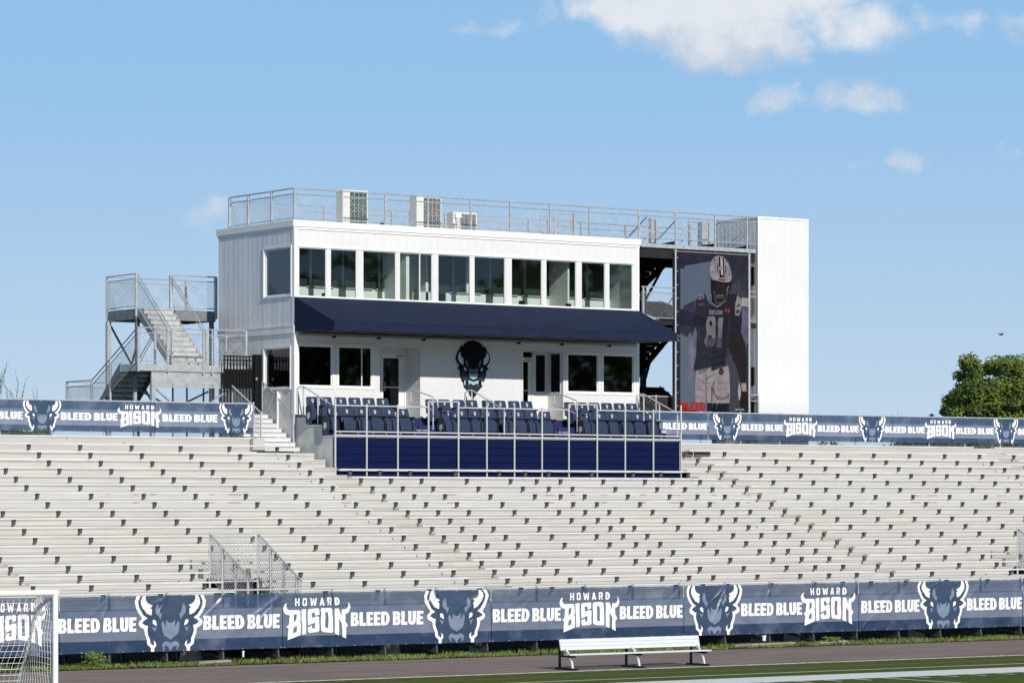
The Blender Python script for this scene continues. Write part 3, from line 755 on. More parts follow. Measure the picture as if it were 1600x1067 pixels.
# ------------------------------------------------------------------ press box
pb = thing('press_box', 'two storey white press box with a navy awning and a row of large windows', 'building', (XL, YF, 5.0))
ZB0 = 5.3
def wall_with_holes(mb, x0, x1, z0, z1, y0, y1, holes):
    """front wall between x0..x1, z0..z1 with rectangular holes (x0,x1,z0,z1), all in one tier or spanning"""
    xs = sorted({x0, x1, *[h[0] for h in holes], *[h[1] for h in holes]})
    zs = sorted({z0, z1, *[h[2] for h in holes], *[h[3] for h in holes]})
    for i in range(len(xs) - 1):
        a, b = xs[i], xs[i + 1]; run = None
        for j in range(len(zs) - 1):
            c, d = zs[j], zs[j + 1]; inside = any(h[0] <= a + 1e-6 and b <= h[1] + 1e-6 and h[2] <= c + 1e-6 and d <= h[3] + 1e-6 for h in holes)
            if inside:
                if run: mb.append((a, b, run[0], run[1])); run = None
            else: run = (run[0], d) if run else (c, d)
        if run: mb.append((a, b, run[0], run[1]))
UPX = [(467, 510.5), (516.5, 558), (567.3, 619.3), (624.5, 676), (684.5, 735.6), (741, 790), (799.2, 847.6), (853.4, 901), (908.6, 946.2), (951.8, 989)]
UZ0, UZ1 = 10.61, 12.14
up = [(XA(a, YF), XA(b, YF), UZ0, UZ1) for a, b in UPX]
LZ0, LZ1 = 7.81, 9.08
lw = [(XA(a, YF), XA(b, YF), LZ0, LZ1) for a, b in ((466.5, 519.2), (529, 581.4), (887, 934.6), (942.5, 990))]
RL = (XA(593.5, YF), XA(656.5, YF)); RR = (XA(817.5, YF), XA(880, YF)); ZRT = 9.13; RD = .88
th = .12
# front wall
segs = []
wall_with_holes(segs, XL + .005, XR, ZS, ZR - .22, 0, 0, up)
segs2 = []
wall_with_holes(segs2, XL + .005, XR, ZB0, ZS, 0, 0, lw + [(RL[0], RL[1], ZFL, ZRT), (RR[0], RR[1], ZFL, ZRT)])
mb = MB()
for a, b, c, d in segs + segs2: mb.box(a, b, YF, YF + th, c, d)
mb.build('front_wall', SIDING, pb)
# side wall with ribs
SY = lambda p: YX(p, XL)
sw_u = (SY(413.5), SY(455), 10.66, 12.16); sw_l = (SY(413.5), SY(454), 7.76, 9.02)
u_h = (min(sw_u[:2]), max(sw_u[:2]), sw_u[2], sw_u[3]); l_h = (min(sw_l[:2]), max(sw_l[:2]), sw_l[2], sw_l[3])
sg = []
wall_with_holes(sg, YF + th, YB, ZB0, ZR - .22, 0, 0, [u_h, l_h])
mb = MB()
for a, b, c, d in sg: mb.box(XL, XL + th, a, b, c, d)
mb.build('side_wall', SIDEMETAL, pb)
mb = MB(); y = YF + .32
while y < YB:
    for z0_, z1_ in ((ZB0, ZS - .25), (ZS + .02, ZR - .24)):
        parts = [(z0_, z1_)]
        for h in (u_h, l_h):
            if h[0] - .08 < y < h[1] + .08:
                np_ = []
                for p, q in parts:
                    if h[3] < p or h[2] > q: np_.append((p, q))
                    else:
                        if h[2] - .08 > p: np_.append((p, h[2] - .08))
                        if h[3] + .08 < q: np_.append((h[3] + .08, q))
                parts = np_
        for p, q in parts: mb.prism([(XL, y - .07), (XL - .0035, y - .03), (XL - .0035, y + .03), (XL, y + .07)], 2, p, q)
    y += .305
mb.build('wall_ribs', SIDEMETAL, pb)
mb = MB(); mb.box(XR - th, XR - .003, YF + th, YB, ZB0, ZR - .22); mb.box(XL + th, XR - th, YB - th, YB, ZB0, ZR - .22); mb.build('rear_wall', WHITE, pb)
mb = MB(); mb.box(XL - .015, XL + .11, YF - .02, YF - .001, ZFL - .2, ZR - .24); mb.box(XL - .02, XL - .001, YF - .02, YF + .10, ZFL - .2, ZR - .24); mb.box(XR - .10, XR + .015, YF - .02, YF - .001, ZFL - .1, ZR - .24)
mb.build('corner_trim', TRIM, pb)
# storey bands
mb = MB(); mb.box(XL - .05, XL - .002, YF - .04, YB, ZS - .24, ZS); mb.box(XL - .065, XL - .05, YF - .04, YB, ZS - .03, ZS + .01)
mb.build('storey_band', SIDEMETAL, pb)
# roof slab with fascia
mb = MB(); mb.box(XL - .06, XR + .06, YF - .06, YB + .06, ZR - .20, ZR); mb.box(XL - .03, XR + .03, YF - .03, YB + .03, ZR - .28, ZR - .20)
rf = mb.build('roof', TRIM, pb)
# floors, ceilings, partitions
mb = MB(); mb.box(XL + th, XR - th, YF + th, YB - th, ZFL - .12, ZFL); mb.box(XL + th, XR - th, YF + th, YB - th, ZS - .1, ZS + .1); mb.build('floor', INT_F, pb)
mb = MB(); mb.box(XL + th, XR - th, YF + th, YB - th, ZR - .30, ZR - .285); mb.box(XL + th, XR - th, YF + th + .01, YB - th, 9.3, 9.5)
mb.build('ceiling', mat('dark_ceiling', (.10, .11, .11), .8), pb)
mb = MB()
YP = YF + 1.45
for a, b in ((XL + th, 58.05), (59.1, 59.9), (60.4, XR - th)):
    mb.box(a, b, YP, YP + .08, ZS + .1, 11.02)
mb.box(58.0, 58.12, YF + th + .05, YP, ZS + .1, ZR - .32); mb.box(58.12, 59.6, YP + .6, YP + .66, ZS + .1, ZR - .32); mb.box(59.6, 59.7, YP, YP + .6, ZS + .1, ZR - .32)
mb.box(61.2, 61.3, YP - .02, YP + .06, ZS + .1, ZR - .32); mb.box(64.55, 64.62, YF + .4, YP, ZS + .1, ZR - .32)
mb.build('partition', INT_W, pb)
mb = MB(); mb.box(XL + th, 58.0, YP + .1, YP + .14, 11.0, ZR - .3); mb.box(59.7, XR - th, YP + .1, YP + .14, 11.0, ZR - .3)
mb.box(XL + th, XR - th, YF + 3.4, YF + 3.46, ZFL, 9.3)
mb.build('inner_shade_wall', INT_D, pb)  # near-black colour stands in for the unlit depth behind the glass
mb = MB()
for a, b, c, d in up[1:4] + up[5:]:
    mb.box(a + .1, a + .16, YP - .05, YP, 11.0, 12.3); mb.box(a, b, YP - .06, YP - .01, 11.0, 11.05)
mb.build('inner_window_frame', mat('grey_inner_frame', (.30, .32, .32), .6), pb)
# work counters and equipment silhouettes behind the glass
mb = MB()
for a, b in ((XL + .3, 57.7), (60.0, XR - .3)): mb.box(a, b, YF + .25, YF + .8, 10.38, 10.42)
mb.build('counter', mat('pale_counter', (.55, .55, .52), .5), pb)
mb = MB()
for cx in (54.75, 55.0, 55.2, 57.0, 62.6, 64.5, 65.1, 65.9):
    mb.box(cx, cx + .16, YF + .35, YF + .45, 10.42, 10.42 + random.uniform(.16, .38)); mb.box(cx + .2, cx + .32, YF + .4, YF + .5, 10.42, 10.52 + random.random() * .12)
mb.build('desk_equipment', BLACK, pb)
def window(x0, x1, z0, z1, y, glass, fr=.035, mull=(), dep_=.07, casing=.07, parent=pb, m=TRIM):
    f = MB()
    f.box(x0, x1, y + .02, y + dep_, z0, z0 + fr); f.box(x0, x1, y + .02, y + dep_, z1 - fr, z1); f.box(x0, x0 + fr, y + .02, y + dep_, z0 + fr, z1 - fr); f.box(x1 - fr, x1, y + .02, y + dep_, z0 + fr, z1 - fr)
    for mx_ in mull: f.box(mx_ - .015, mx_ + .015, y + .02, y + dep_, z0 + fr, z1 - fr)
    if casing:
        c = casing; f.box(x0 - c, x1 + c, y - .018, y - .002, z1, z1 + c); f.box(x0 - c, x1 + c, y - .022, y - .002, z0 - c, z0)
        f.box(x0 - c, x0, y - .018, y - .002, z0, z1); f.box(x1, x1 + c, y - .018, y - .002, z0, z1)
    w = f.build('window', m, parent)
    p = MB(); p.box(x0 + fr, x1 - fr, y + .045, y + .051, z0 + fr, z1 - fr); p.build('pane', glass, w)
    return w
for i, h in enumerate(up):
    w = window(h[0], h[1], h[2], h[3], YF, GLASS, fr=.025, casing=.0, mull=((h[0] + .62 * (h[1] - h[0]),) if i == 3 else ()))
mb = MB(); mb.box(XL + .10, XR - .14, YF - .03, YF - .002, UZ0 - .09, UZ0 - .005); mb.box(XL + .10, XR - .14, YF - .02, YF - .002, UZ1 + .005, UZ1 + .06); mb.build('window_sill', TRIM, pb)
window(*lw[0], YF, GLASSD); window(*lw[1], YF, GLASSD, mull=(XA(566, YF),)); window(*lw[2], YF, GLASSD); window(*lw[3], YF, GLASSD)
# side windows (frame in the YZ plane)
def side_window(h, x, glass):
    y0, y1, z0, z1 = h; f = MB(); fr = .04; c = .06
    f.box(x + .02, x + .08, y0, y1, z0, z0 + fr); f.box(x + .02, x + .08, y0, y1, z1 - fr, z1); f.box(x + .02, x + .08, y0, y0 + fr, z0 + fr, z1 - fr); f.box(x + .02, x + .08, y1 - fr, y1, z0 + fr, z1 - fr)
    f.box(x - .04, x - .003, y0 - c, y1 + c, z1, z1 + c); f.box(x - .05, x - .003, y0 - c, y1 + c, z0 - c, z0); f.box(x - .04, x - .003, y0 - c, y0, z0, z1); f.box(x - .04, x - .003, y1, y1 + c, z0, z1)
    w = f.build('window', TRIM, pb); p = MB(); p.box(x + .045, x + .051, y0 + fr, y1 - fr, z0 + fr, z1 - fr); p.build('pane', glass, w)
MB().box(XL + .95, XL + 1.0, YP + .2, YB - .3, ZS + .1, 11.12).build('inner_low_wall', INT_W, pb)
side_window(u_h, XL, GLASSS); side_window(l_h, XL, GLASSD)
# recesses with doors
def door(x0, x1, y, z0, z1, gx0, gx1, gz0, gz1, parent=pb):
    f = MB(); f.box(x0, x0 + .05, y - .03, y + .06, z0, z1); f.box(x1 - .05, x1, y - .03, y + .06, z0, z1); f.box(x0 + .05, x1 - .05, y - .03, y + .06, z1 - .05, z1)
    fr = f.build('door_frame', DOORM, parent)
    d = MB(); a, b = x0 + .055, x1 - .055
    d.box(a, gx0, y - .012, y + .035, z0 + .01, z1 - .055); d.box(gx1, b, y - .012, y + .035, z0 + .01, z1 - .055); d.box(gx0, gx1, y - .012, y + .035, z0 + .01, gz0); d.box(gx0, gx1, y - .012, y + .035, gz1, z1 - .055)
    d.box(gx0, gx1, y - .02, y + .03, z0 + 1.0, z0 + 1.03)
    dd = d.build('door', DOORM, parent)
    MB().box(gx0, gx1, y + .005, y + .012, gz0, gz1).build('pane', GLASSD, dd)
    MB().path([(a + .06, y - .02, z0 + .9), (a + .06, y - .08, z0 + .92), (a + .06, y - .08, z0 + 1.16), (a + .06, y - .02, z0 + 1.18)], .012).build('handle', GALV, dd)
    MB().box(b - .30, b - .02, y - .07, y - .012, z1 - .13, z1 - .075).build('door_closer', GALV, dd)
YR = YF + RD
mb = MB()
dlx = (XA(594.8, YR), XA(633.5, YR))
mb.box(RL[0], dlx[0], YR, YR + .08, ZFL, ZRT); mb.box(dlx[1], RL[1], YR, YR + .08, ZFL, ZRT); mb.box(dlx[0], dlx[1], YR, YR + .08, 8.96, ZRT)
mb.box(RL[0] - .06, RL[0] - .001, YF + th, YR + .08, ZFL, ZRT); mb.box(RL[1] + .001, RL[1] + .06, YF + th, YR + .08, ZFL, ZRT); mb.box(RL[0], RL[1], YF + th, YR + .08, ZRT + .001, ZRT + .06)
rx = (XA(817, YR), XA(832.5, YR), XA(836.7, YR), XA(853.6, YR))
mb.box(RR[0], rx[1] - .9, YR, YR + .08, ZFL, ZRT) if rx[1] - .9 > RR[0] else None
mb.box(rx[1], rx[2], YR, YR + .08, ZFL, ZRT); mb.box(rx[3], RR[1], YR, YR + .08, ZFL, ZRT); mb.box(rx[2], rx[3], YR, YR + .08, ZFL, LZ0); mb.box(rx[2], rx[3], YR, YR + .08, LZ1, ZRT)
mb.box(RR[0] - .06, RR[0] - .001, YF + th, YR + .08, ZFL, ZRT); mb.box(RR[0] - .06, RR[1], YF + th, YR + .08, ZRT + .001, ZRT + .06)
rwy = (YX(875.7, RR[1]), YX(859.5, RR[1])); rwy = (min(rwy) + .02, max(rwy) - .02)
for a, b, c, d in ((YF + th, rwy[0], ZFL, ZRT), (rwy[1], YR, ZFL, ZRT), (rwy[0], rwy[1], ZFL, LZ0), (rwy[0], rwy[1], LZ1, ZRT)): mb.box(RR[1] + .001, RR[1] + .06, a, b, c, d)
mb.build('recess_wall', WHITE, pb)
door(dlx[0], dlx[1], YR, ZFL, 8.96, XA(598.4, YR), XA(622.8, YR), ZFL + .22, 8.80)
door(rx[1] - .92, rx[1], YR, ZFL, 8.96, rx[1] - .80, rx[1] - .20, ZFL + .22, 8.80)
window(rx[2], rx[3], LZ0, LZ1, YR, GLASSD, fr=.03, casing=.0)
f = MB(); x = RR[1]; f.box(x - .012, x, rwy[0] - .04, rwy[1] + .04, LZ0 - .05, LZ0); f.box(x - .012, x, rwy[0] - .04, rwy[1] + .04, LZ1, LZ1 + .05); f.box(x - .012, x, rwy[0] - .04, rwy[0], LZ0, LZ1); f.box(x - .012, x, rwy[1], rwy[1] + .04, LZ0, LZ1)
w_ = f.build('window', TRIM, pb); MB().box(x + .02, x + .027, rwy[0], rwy[1], LZ0, LZ1).build('pane', GLASSD, w_)
mb = MB(); mb.box(XL + .2, XR - .15, YF - .12, YF - .025, 9.385, 9.45); mb.build('light_strip', mat('grey_light_strip', (.30, .30, .29), .5), pb)
mb = MB(); mb.box(XL + th, XR - th, YF + th, YB - th, ZB0, ZFL - .125); mb.build('plinth', CONC, pb)
for xx in (54.2, 58.4, 62.6, 66.7):
    MB().box(xx - .12, xx + .12, YB - .4, YB - .16, 0, ZB0).build('foundation_column', GALVD, pb)
# things inside, seen through the glass
for n_, (px_, w_, z_) in enumerate(((437, .5, 8.3), (446, .45, 8.35))):
    y = YX(px_, XL) ; mb = MB(); mb.prism([(y - .2, z_ - .3), (y + .2, z_ - .3), (y + .2, z_ + .25), (y + .3, z_ + .1), (y + .34, z_ + .2), (y + .2, z_ + .5), (y + .08, z_ + .55), (y - .08, z_ + .55), (y - .2, z_ + .5), (y - .34, z_ + .2), (y - .3, z_ + .1), (y - .2, z_ + .25)], 0, XL + .6 + .3 * n_, XL + .64 + .3 * n_)
    o = mb.build('jersey', mat('pale_cloth', (.45, .43, .42), .9) if n_ else mat('grey_cloth', (.2, .2, .22), .9)); tag(o, ['grey jersey hanging inside the lower side window', 'pale jersey hanging inside the lower side window'][n_], 'jersey')

# awning
YA0, YA1 = YF - .03, YD
AZB, AZT, AZV = 10.57, 9.71, 9.46
AX0, AX1 = XL, XA(1058.5, YA1); ABX = XR + .02
mb = MB(); dth = .02
A, B_, C_, D_ = (AX0, YA0, AZB), (ABX, YA0, AZB), (AX1, YA1, AZT), (AX0, YA1, AZT)
mb.quad(D_, C_, B_, A)
nseg = 12
mb.quad((AX0, YA1, AZV), (AX1, YA1, AZV), C_, D_)
mb.v += [(AX0, YA0, 9.50), (AX0, YA1, AZV), D_, A]; i = len(mb.v); mb.f.append((i - 4, i - 3, i - 2, i - 1))
mb.quad(B_, C_, (AX1, YA1, AZV), (ABX + .01, YA0 + .0, AZV + .02)) if AX1 > ABX else None
aw = mb.build('awning', AWN, pb)
sm = aw.modifiers.new('thick', 'SOLIDIFY'); sm.thickness = .012
mb = MB()
for i in range(1, 12):
    x = AX0 + (ABX - AX0) * i / 12; xf = AX0 + (AX1 - AX0) * i / 12
    mb.bar((x, YA0, AZB - .002), (xf, YA1, AZT + .001), .009, 5); mb.bar((xf, YA1 - .002, AZT), (xf, YA1 - .002, AZV), .007, 5)
mb.bar((AX0, YA1, AZT), (AX1, YA1, AZT), .012, 6)
mb.build('awning_seam', AWN, aw)
mb = MB()
n = 12
for i in range(n + 1):
    x = AX0 + .06 + (ABX - AX0 - .15) * i / n
    mb.bar((x, YA0 + .01, AZB - .07), (x, YA1 + .06, AZT - .07), .022, 6); mb.bar((x, YA0 + .01, 9.52), (x, YA1 + .06, AZV + .04), .022, 6)
    if i < n:
        x2 = x + (ABX - AX0 - .15) / n; mb.bar((x, YA0 + .02, 9.52), (x2, YA1 + .07, AZV + .04), .014, 5)
for y, z in ((YA1 + .06, AZV + .03), (YA1 + .06, AZT - .06), ((YA0 + YA1) / 2, 9.5), (YA0 + .02, 9.52)): mb.bar((AX0 + .04, y, z), (ABX - .06, y, z), .024, 6)
mb.build('awning_frame', mat('dull_awning_tube', (.16, .16, .17), .5, metal=.4), aw)
mb = MB()
for px_ in (520, 590, 660, 736, 808, 876, 950): x = XA(px_, YF); mb.box(x - .05, x + .05, YF - .12, YF - .02, 9.34, 9.42)
mb.build('awning_bracket', DARK, aw)

# large bison head on the facade
FBL = mat('black_emblem_face', (.0025, .004, .007), .6, spec=.15); FNV = mat('navy_emblem_face', (.008, .020, .034), .5); FSL = mat('slate_emblem_face', (.055, .10, .14), .5)
FLB = mat('pale_blue_emblem_face', (.33, .46, .53), .5); FWH = mat('white_emblem_face', (.62, .62, .62), .5)
ex0, ex1 = XA(690, YF), XA(790, YF); ez0, ez1 = ZA(740, 640, YF), ZA(740, 520, YF)
def epl(off):
    return lambda u, v: Vector((ex0 + (ex1 - ex0) * u, YF - off, ez0 + (ez1 - ez0) * v))
def esym(pts, mir=True):
    f = lambda x, y: (x / 889, 1 - y / 1067)
    out = [([f(*p) for p in pts], [])]
    if mir: out.append(([f(848 - p[0], p[1]) for p in pts][::-1], []))
    return out
em = shape_mesh(esym([(424, 112), (380, 120), (320, 145), (285, 195), (252, 195), (240, 235), (205, 290), (188, 355), (200, 410), (238, 462), (210, 500), (245, 525), (248, 580), (270, 665), (295, 690), (297, 740), (350, 800), (370, 810), (375, 850), (420, 905), (424, 935)]), epl(.03), 'bison_emblem', FBL, pb, thick=.03)
shape_mesh(esym([(258, 540), (300, 545), (345, 590), (352, 640), (410, 665), (424, 665), (424, 700), (350, 680), (300, 672), (275, 655), (262, 600)]) + esym([(312, 712), (350, 715), (360, 700), (420, 745), (420, 880), (385, 840), (376, 805), (350, 785), (318, 750)]), epl(.063), 'dark_blue_face', FNV, em)
shape_mesh(esym([(322, 362), (312, 420), (340, 482), (356, 465), (350, 420)]) + esym([(360, 500), (380, 492), (400, 505), (424, 512), (424, 560), (358, 560)]), epl(.066), 'slate_streaks', FSL, em)
shape_mesh(esym([(358, 572), (424, 572), (424, 650), (372, 625)]) + esym([(358, 660), (424, 682), (424, 730), (380, 700), (370, 725), (352, 690)]), epl(.066), 'pale_blue_muzzle', FLB, em)
shape_mesh(esym([(242, 265), (212, 318), (208, 370), (235, 420), (282, 452), (287, 400), (276, 392), (287, 366), (252, 332)]) + esym([(290, 490), (305, 482), (325, 512), (326, 538), (298, 520)]) + esym([(296, 668), (310, 668), (314, 710), (300, 735)]), epl(.069), 'white_horns_and_eyes', FWH, em)

# ------------------------------------------------------------------ roof railing, walkway
ZRR = 13.97
WX1 = XA(1183, YF) ; WX1 = 72.26
rr = thing('roof_railing', 'galvanised chain link railing round the press box roof', 'railing', (XL, YF, ZR))
frontpx = [460, 534.6, 601.8, 668.6, 735.4, 797, 859.5, 921, 998, 1055.5, 1117, 1167.4]
for p in frontpx: MB().sbar((XA(p, YF), YF, ZR - (.0 if p < 1000 else .25)), (XA(p, YF), YF, ZRR), .05).build('post', GALV, rr)
YRB = YX(358.6, XL)
for p in (388, 424.4, 358.6): MB().sbar((XL, YX(p, XL), ZR), (XL, YX(p, XL), ZRR), .065).build('post', GALV, rr)
bx = [XA(p, YB) for p in (490, 540, 595, 623, 678, 808, 838, 890, 959)]
for x in bx: MB().sbar((x, YRB, ZR), (x, YRB, ZRR - .1), .06).build('post', GALV, rr)
x_end = 72.25
MB().bar((XL, YF, ZRR), (x_end, YF, ZRR), .024).bar((XL, YF, ZRR - .17), (x_end, YF, ZRR - .17), .02).bar((XL, YF, ZR + .07), (x_end, YF, ZR + .07), .02).build('rail', GALV, rr)
MB().bar((XL, YF, ZRR), (XL, YRB, ZRR), .026).bar((XL, YF, ZRR - .17), (XL, YRB, ZRR - .17), .02).bar((XL, YF, ZR + .07), (XL, YRB, ZR + .07), .02).build('rail', GALV, rr)
MB().bar((XL, YRB, ZRR - .1), (XR, YRB, ZRR - .1), .022).bar((XL, YRB, ZRR - .28), (XR, YRB, ZRR - .28), .018).build('rail', GALV, rr)
mb = MB(); chain(mb, (XL, YF + .02, 0), (1, 0, 0), [(0, ZR + .05), (x_end - XL, ZR + .05), (x_end - XL, ZRR - .17), (0, ZRR - .17)], .095, .0048); mb.build('chain_link', GALV, rr)
mb = MB(); chain(mb, (XL + .02, YF, 0), (0, 1, 0), [(0, ZR + .05), (YRB - YF, ZR + .05), (YRB - YF, ZRR - .17), (0, ZRR - .17)], .095, .0048); mb.build('chain_link', GALV, rr)
mb = MB(); chain(mb, (XL, YRB, 0), (1, 0, 0), [(0, ZR + .05), (XR - XL, ZR + .05), (XR - XL, ZRR - .28), (0, ZRR - .28)], .095, .0048); mb.build('chain_link', GALV, rr)

# roof things
def ac_unit(x0, x1, y0, y1, h, lab, fins, fans):
    t = thing('air_conditioner', lab, 'air conditioner', ((x0 + x1) / 2, y0, ZR), 'condenser units on the roof')
    MB().box(x0, x1, y0, y1, ZR + .06, ZR + h).build('casing', ACM, t, bevel=.012)
    gx = x0 + (x1 - x0) * .28
    g = MB(); g.box(gx, x1 - .05, y0 - .012, y0 - .004, ZR + .12, ZR + h - .06); gr = g.build('coil_panel', fins, t)
    w = MB(); n = 5
    for i in range(1, 4): xx = gx + (x1 - .05 - gx) * i / 4; w.box(xx - .003, xx + .003, y0 - .03, y0 - .018, ZR + .12, ZR + h - .06)
    for i in range(1, int(h / .2)): zz = ZR + .12 + i * .2; w.box(gx, x1 - .05, y0 - .032, y0 - .020, zz - .003, zz + .003)
    w.build('guard_grille', ACM, gr)
    for i in range(fans):
        zc = ZR + h * (.30 + .42 * i) if fans > 1 else ZR + h * .5
        f = MB(); rr_ = min((x1 - gx) * .42, h * .4); xc = (gx + x1 - .05) / 2
        for k in range(14): a = 2 * math.pi * k / 14; b = 2 * math.pi * (k + 1) / 14; f.bar((xc + rr_ * math.cos(a), y0 - .036, zc + rr_ * math.sin(a)), (xc + rr_ * math.cos(b), y0 - .036, zc + rr_ * math.sin(b)), .003, 4)
        f.build('fan_guard', ACM, gr)
    f = MB()
    for xx in (x0 + .08, x1 - .08): f.box(xx - .04, xx + .04, y0 + .02, y1 - .02, ZR, ZR + .06)
    f.build('foot', DARK, t)
    return t
YAC = YF + 1.3
acx = lambda p: XA(p, YAC)
ac_unit(acx(536), acx(575), YAC, YAC + .42, ZA(555, 297.5, YAC) - ZR, 'tall cream condenser with a greenish grille, leftmost on the roof', ACGT, 2)
ac_unit(acx(651), acx(690), YAC, YAC + .42, ZA(670, 307, YAC) - ZR, 'tall cream condenser with a brown-grey grille, middle of the three on the roof', ACG, 2)
ac_unit(acx(708), acx(745), YAC, YAC + .38, ZA(727, 332, YAC) - ZR, 'low cream condenser with pipes on its left side, smallest on the roof', ACG, 1)
mb = MB(); x = acx(711)
for dx in (0, .08): mb.path([(x + dx, YAC - .05, ZR + .55), (x + dx + .02, YAC - .12, ZR + .45), (x + dx + .07, YAC - .12, ZR + .02)], .018)
mb.box(x - .03, x + .2, YAC - .09, YAC - .02, ZR + .5, ZR + .66)
tag(mb.build('refrigerant_pipes', GOALM), 'white bent pipes in front of the small roof condenser', 'pipe')
for px_, s, lab in ((597, .08, 'small dark vent on the roof behind the railing left'), (850, .09, 'small grey vent on the roof right of centre'), (867, .07, 'small white vent on the roof right of centre')):
    x = XA(px_, YF + 1.0); mb = MB(); mb.bar((x, YF + 1, ZR), (x, YF + 1, ZR + .12), s * .6, 12); mb.bar((x, YF + 1, ZR + .12), (x, YF + 1, ZR + .2), s, 12, s * .6)
    tag(mb.build('roof_vent', GALV if s != .08 else DARK), lab, 'vent')
# roof hatch rail
t = thing('roof_hatch_railing', 'small galvanised railing round the roof hatch right of centre', 'railing', (XA(880, YF + 2), YF + 2, ZR))
xa, xb = XA(872, YF + 2), XA(893, YF + 2)
MB().path([(xa, YF + 2, ZR), (xa, YF + 2, ZR + .78), (xa + .12, YF + 2, ZR + .92), (xb, YF + 2, ZR + .92), (xb, YF + 2, ZR)], .025).build('hoop', GALV, t)
MB().sbar((xb + .12, YF + 2, ZR), (xb + .12, YF + 2, ZR + .95), .09).build('post', GALV, t)
MB().path([(xa, YF + 3, ZR), (xa, YF + 3, ZR + .9), (xb, YF + 3, ZR + .9), (xb, YF + 3, ZR)], .025).build('hoop', GALV, t)

# ------------------------------------------------------------------ seating deck
sd = thing('seating_deck', 'raised concrete seating deck with navy panels and white pipe railing', 'seating deck', (DX0, YD, 4.8))
YM, YBK = 87.22, 88.0           # steps of the deck
Z1, Z2 = 6.28, 6.60
DPX = [523, 572, 620.6, 668.6, 715.3, 759.6, 802.8, 845.8, 887.8, 932, 975.8, 1019.8, 1063]
DP = [XA(p, YD) for p in DPX]
mb = MB(); mb.box(DX0 + .02, DX1 - .02, YD + .05, YM, Z1 - .12, Z1); mb.box(DX0 + .02, DX1 - .02, YM, YBK, Z2 - .14, Z2); mb.box(DX0 + .02, DX1 - .02, YBK, YF, ZFL - .14, ZFL - .005)
mb.box(DX0 + .02, DX1 - .02, YM - .02, YM, Z1, Z2 - .14); mb.box(DX0 + .02, DX1 - .02, YBK - .02, YBK, Z2, ZFL - .14)
mb.build('deck_floor', mat('navy_deck_riser', (.012, .020, .085), .5), sd)
mb = MB()
for i in range(len(DP) - 1):
    a, b = DP[i] + .03, DP[i + 1] - .03
    zz = 4.95
    while zz < 6.08:
        z2_ = min(zz + .228, 6.17); mb.hexa([(a, YD + .008, zz), (b, YD + .008, zz), (b, YD + .05, zz), (a, YD + .05, zz), (a, YD + .036, z2_), (b, YD + .036, z2_), (b, YD + .05, z2_), (a, YD + .05, z2_)]); zz += .236
mb.build('navy_panel', NAVYP, sd)
mb = MB(); mb.box(DX0, DX1, YD + .051, YD + .09, 4.7, 6.17); mb.build('panel_backing', BLACK, sd)
mb = MB(); mb.box(DX0 - .02, DX1 + .02, YD - .01, YD + .07, 6.20, 6.25); mb.box(DX0, DX1, YD + .03, YD + .07, 6.17, 6.20); mb.build('edge_beam', WHPIPE, sd)
ZDT = 7.14
for i, x in enumerate(DP): MB().sbar((x, YD - .03, 4.93), (x, YD - .03, 7.32 if i in (3, 4, 8, 9) else (7.20 if i not in (0, 12) else 7.36)), .044).build('rail_post', WHPIPE, sd)
mb = MB()
for i in range(len(DP) - 1):
    z = 7.32 if i in (3, 8) else ZDT
    mb.bar((DP[i], YD - .03, z), (DP[i + 1], YD - .03, z), .024)
mb.bar((DP[0], YD - .03, 6.34), (DP[-1], YD - .03, 6.34), .026)
mb.build('rail', WHPIPE, sd)
MB().bar((DP[0] + .1, YD - .07, 5.15), (DP[-1] + .25, YD - .07, 5.15), .03).build('lower_rail', WHPIPE, sd)
# stepped concrete side walls
for xs in (DX0, DX1 - .2):
    mb = MB(); mb.prism([(YD + .06, 4.5), (YD + .06, 6.16), (YM - .02, 6.16), (YM - .02, 6.50), (YBK - .02, 6.50), (YBK - .02, 6.82), (YF - .03, 6.82), (YF - .03, 4.5)], 0, xs, xs + .18); mb.build('side_wall', CONC, sd)
    mb = MB(); mb.box(xs - .01, xs + .19, YD + .04, YM - .03, 6.17, 6.22); mb.box(xs - .01, xs + .19, YM - .03, YBK - .03, 6.51, 6.56); mb.build('wall_cap', WHPIPE, sd)
# side rail at the left end
def handrail(pts, lab, posts=(), m=WHPIPE, low=None):
    t = thing('handrail', lab, 'handrail', (pts[0][0], pts[0][1], ZFL), 'handrails on the seating deck')
    MB().path(pts, .021).build('rail', m, t)
    if low: MB().path(low, .018).build('rail', m, t)
    for a, b in posts: MB().bar(a, b, .024).build('post', m, t)
    return t
def stair_rail(x, lab, zt=.0, x_l=0):
    pts = [(x, YF - .05, 7.0), (x, YF - .05, 7.72), (x, YF - .22, 7.78), (x, YF - .42, 7.78), (x, YD + .10, 7.10)]
    return handrail(pts, lab, [((x, YF - .42, ZFL), (x, YF - .42, 7.78)), ((x, YM + .3, Z2), (x, YM + .3, 7.45)), ((x, YD + .1, Z1), (x, YD + .1, 7.10))])
stair_rail(DX0 + .05, 'sloping handrail at the left end of the deck beside the wall corner')
stair_rail(XA(740, YF - .4) - .08, 'sloping handrail in front of the bison emblem')
stair_rail(DX1 - .05, 'sloping handrail at the right end of the deck by the fence banner')
def short_rail(px0, px1, py0, py1, lab):
    y0, y1 = YF - .3, YM; x0 = XA(px0, y0)
    z0 = ZA(px0, py0, y0); z1 = ZA(px1, py1, y1)
    handrail([(x0, y0, z0 - .45), (x0, y0, z0 - .05), (x0, y0 - .1, z0), (x0, y1, z1), (x0, y1, Z1 + .02)], lab, [], WHPIPE, [(x0, y0, z0 - .4), (x0, y1, z1 - .42)])
short_rail(642, 666, 608.5, 620, 'short handrail by the left door recess between the seat blocks')
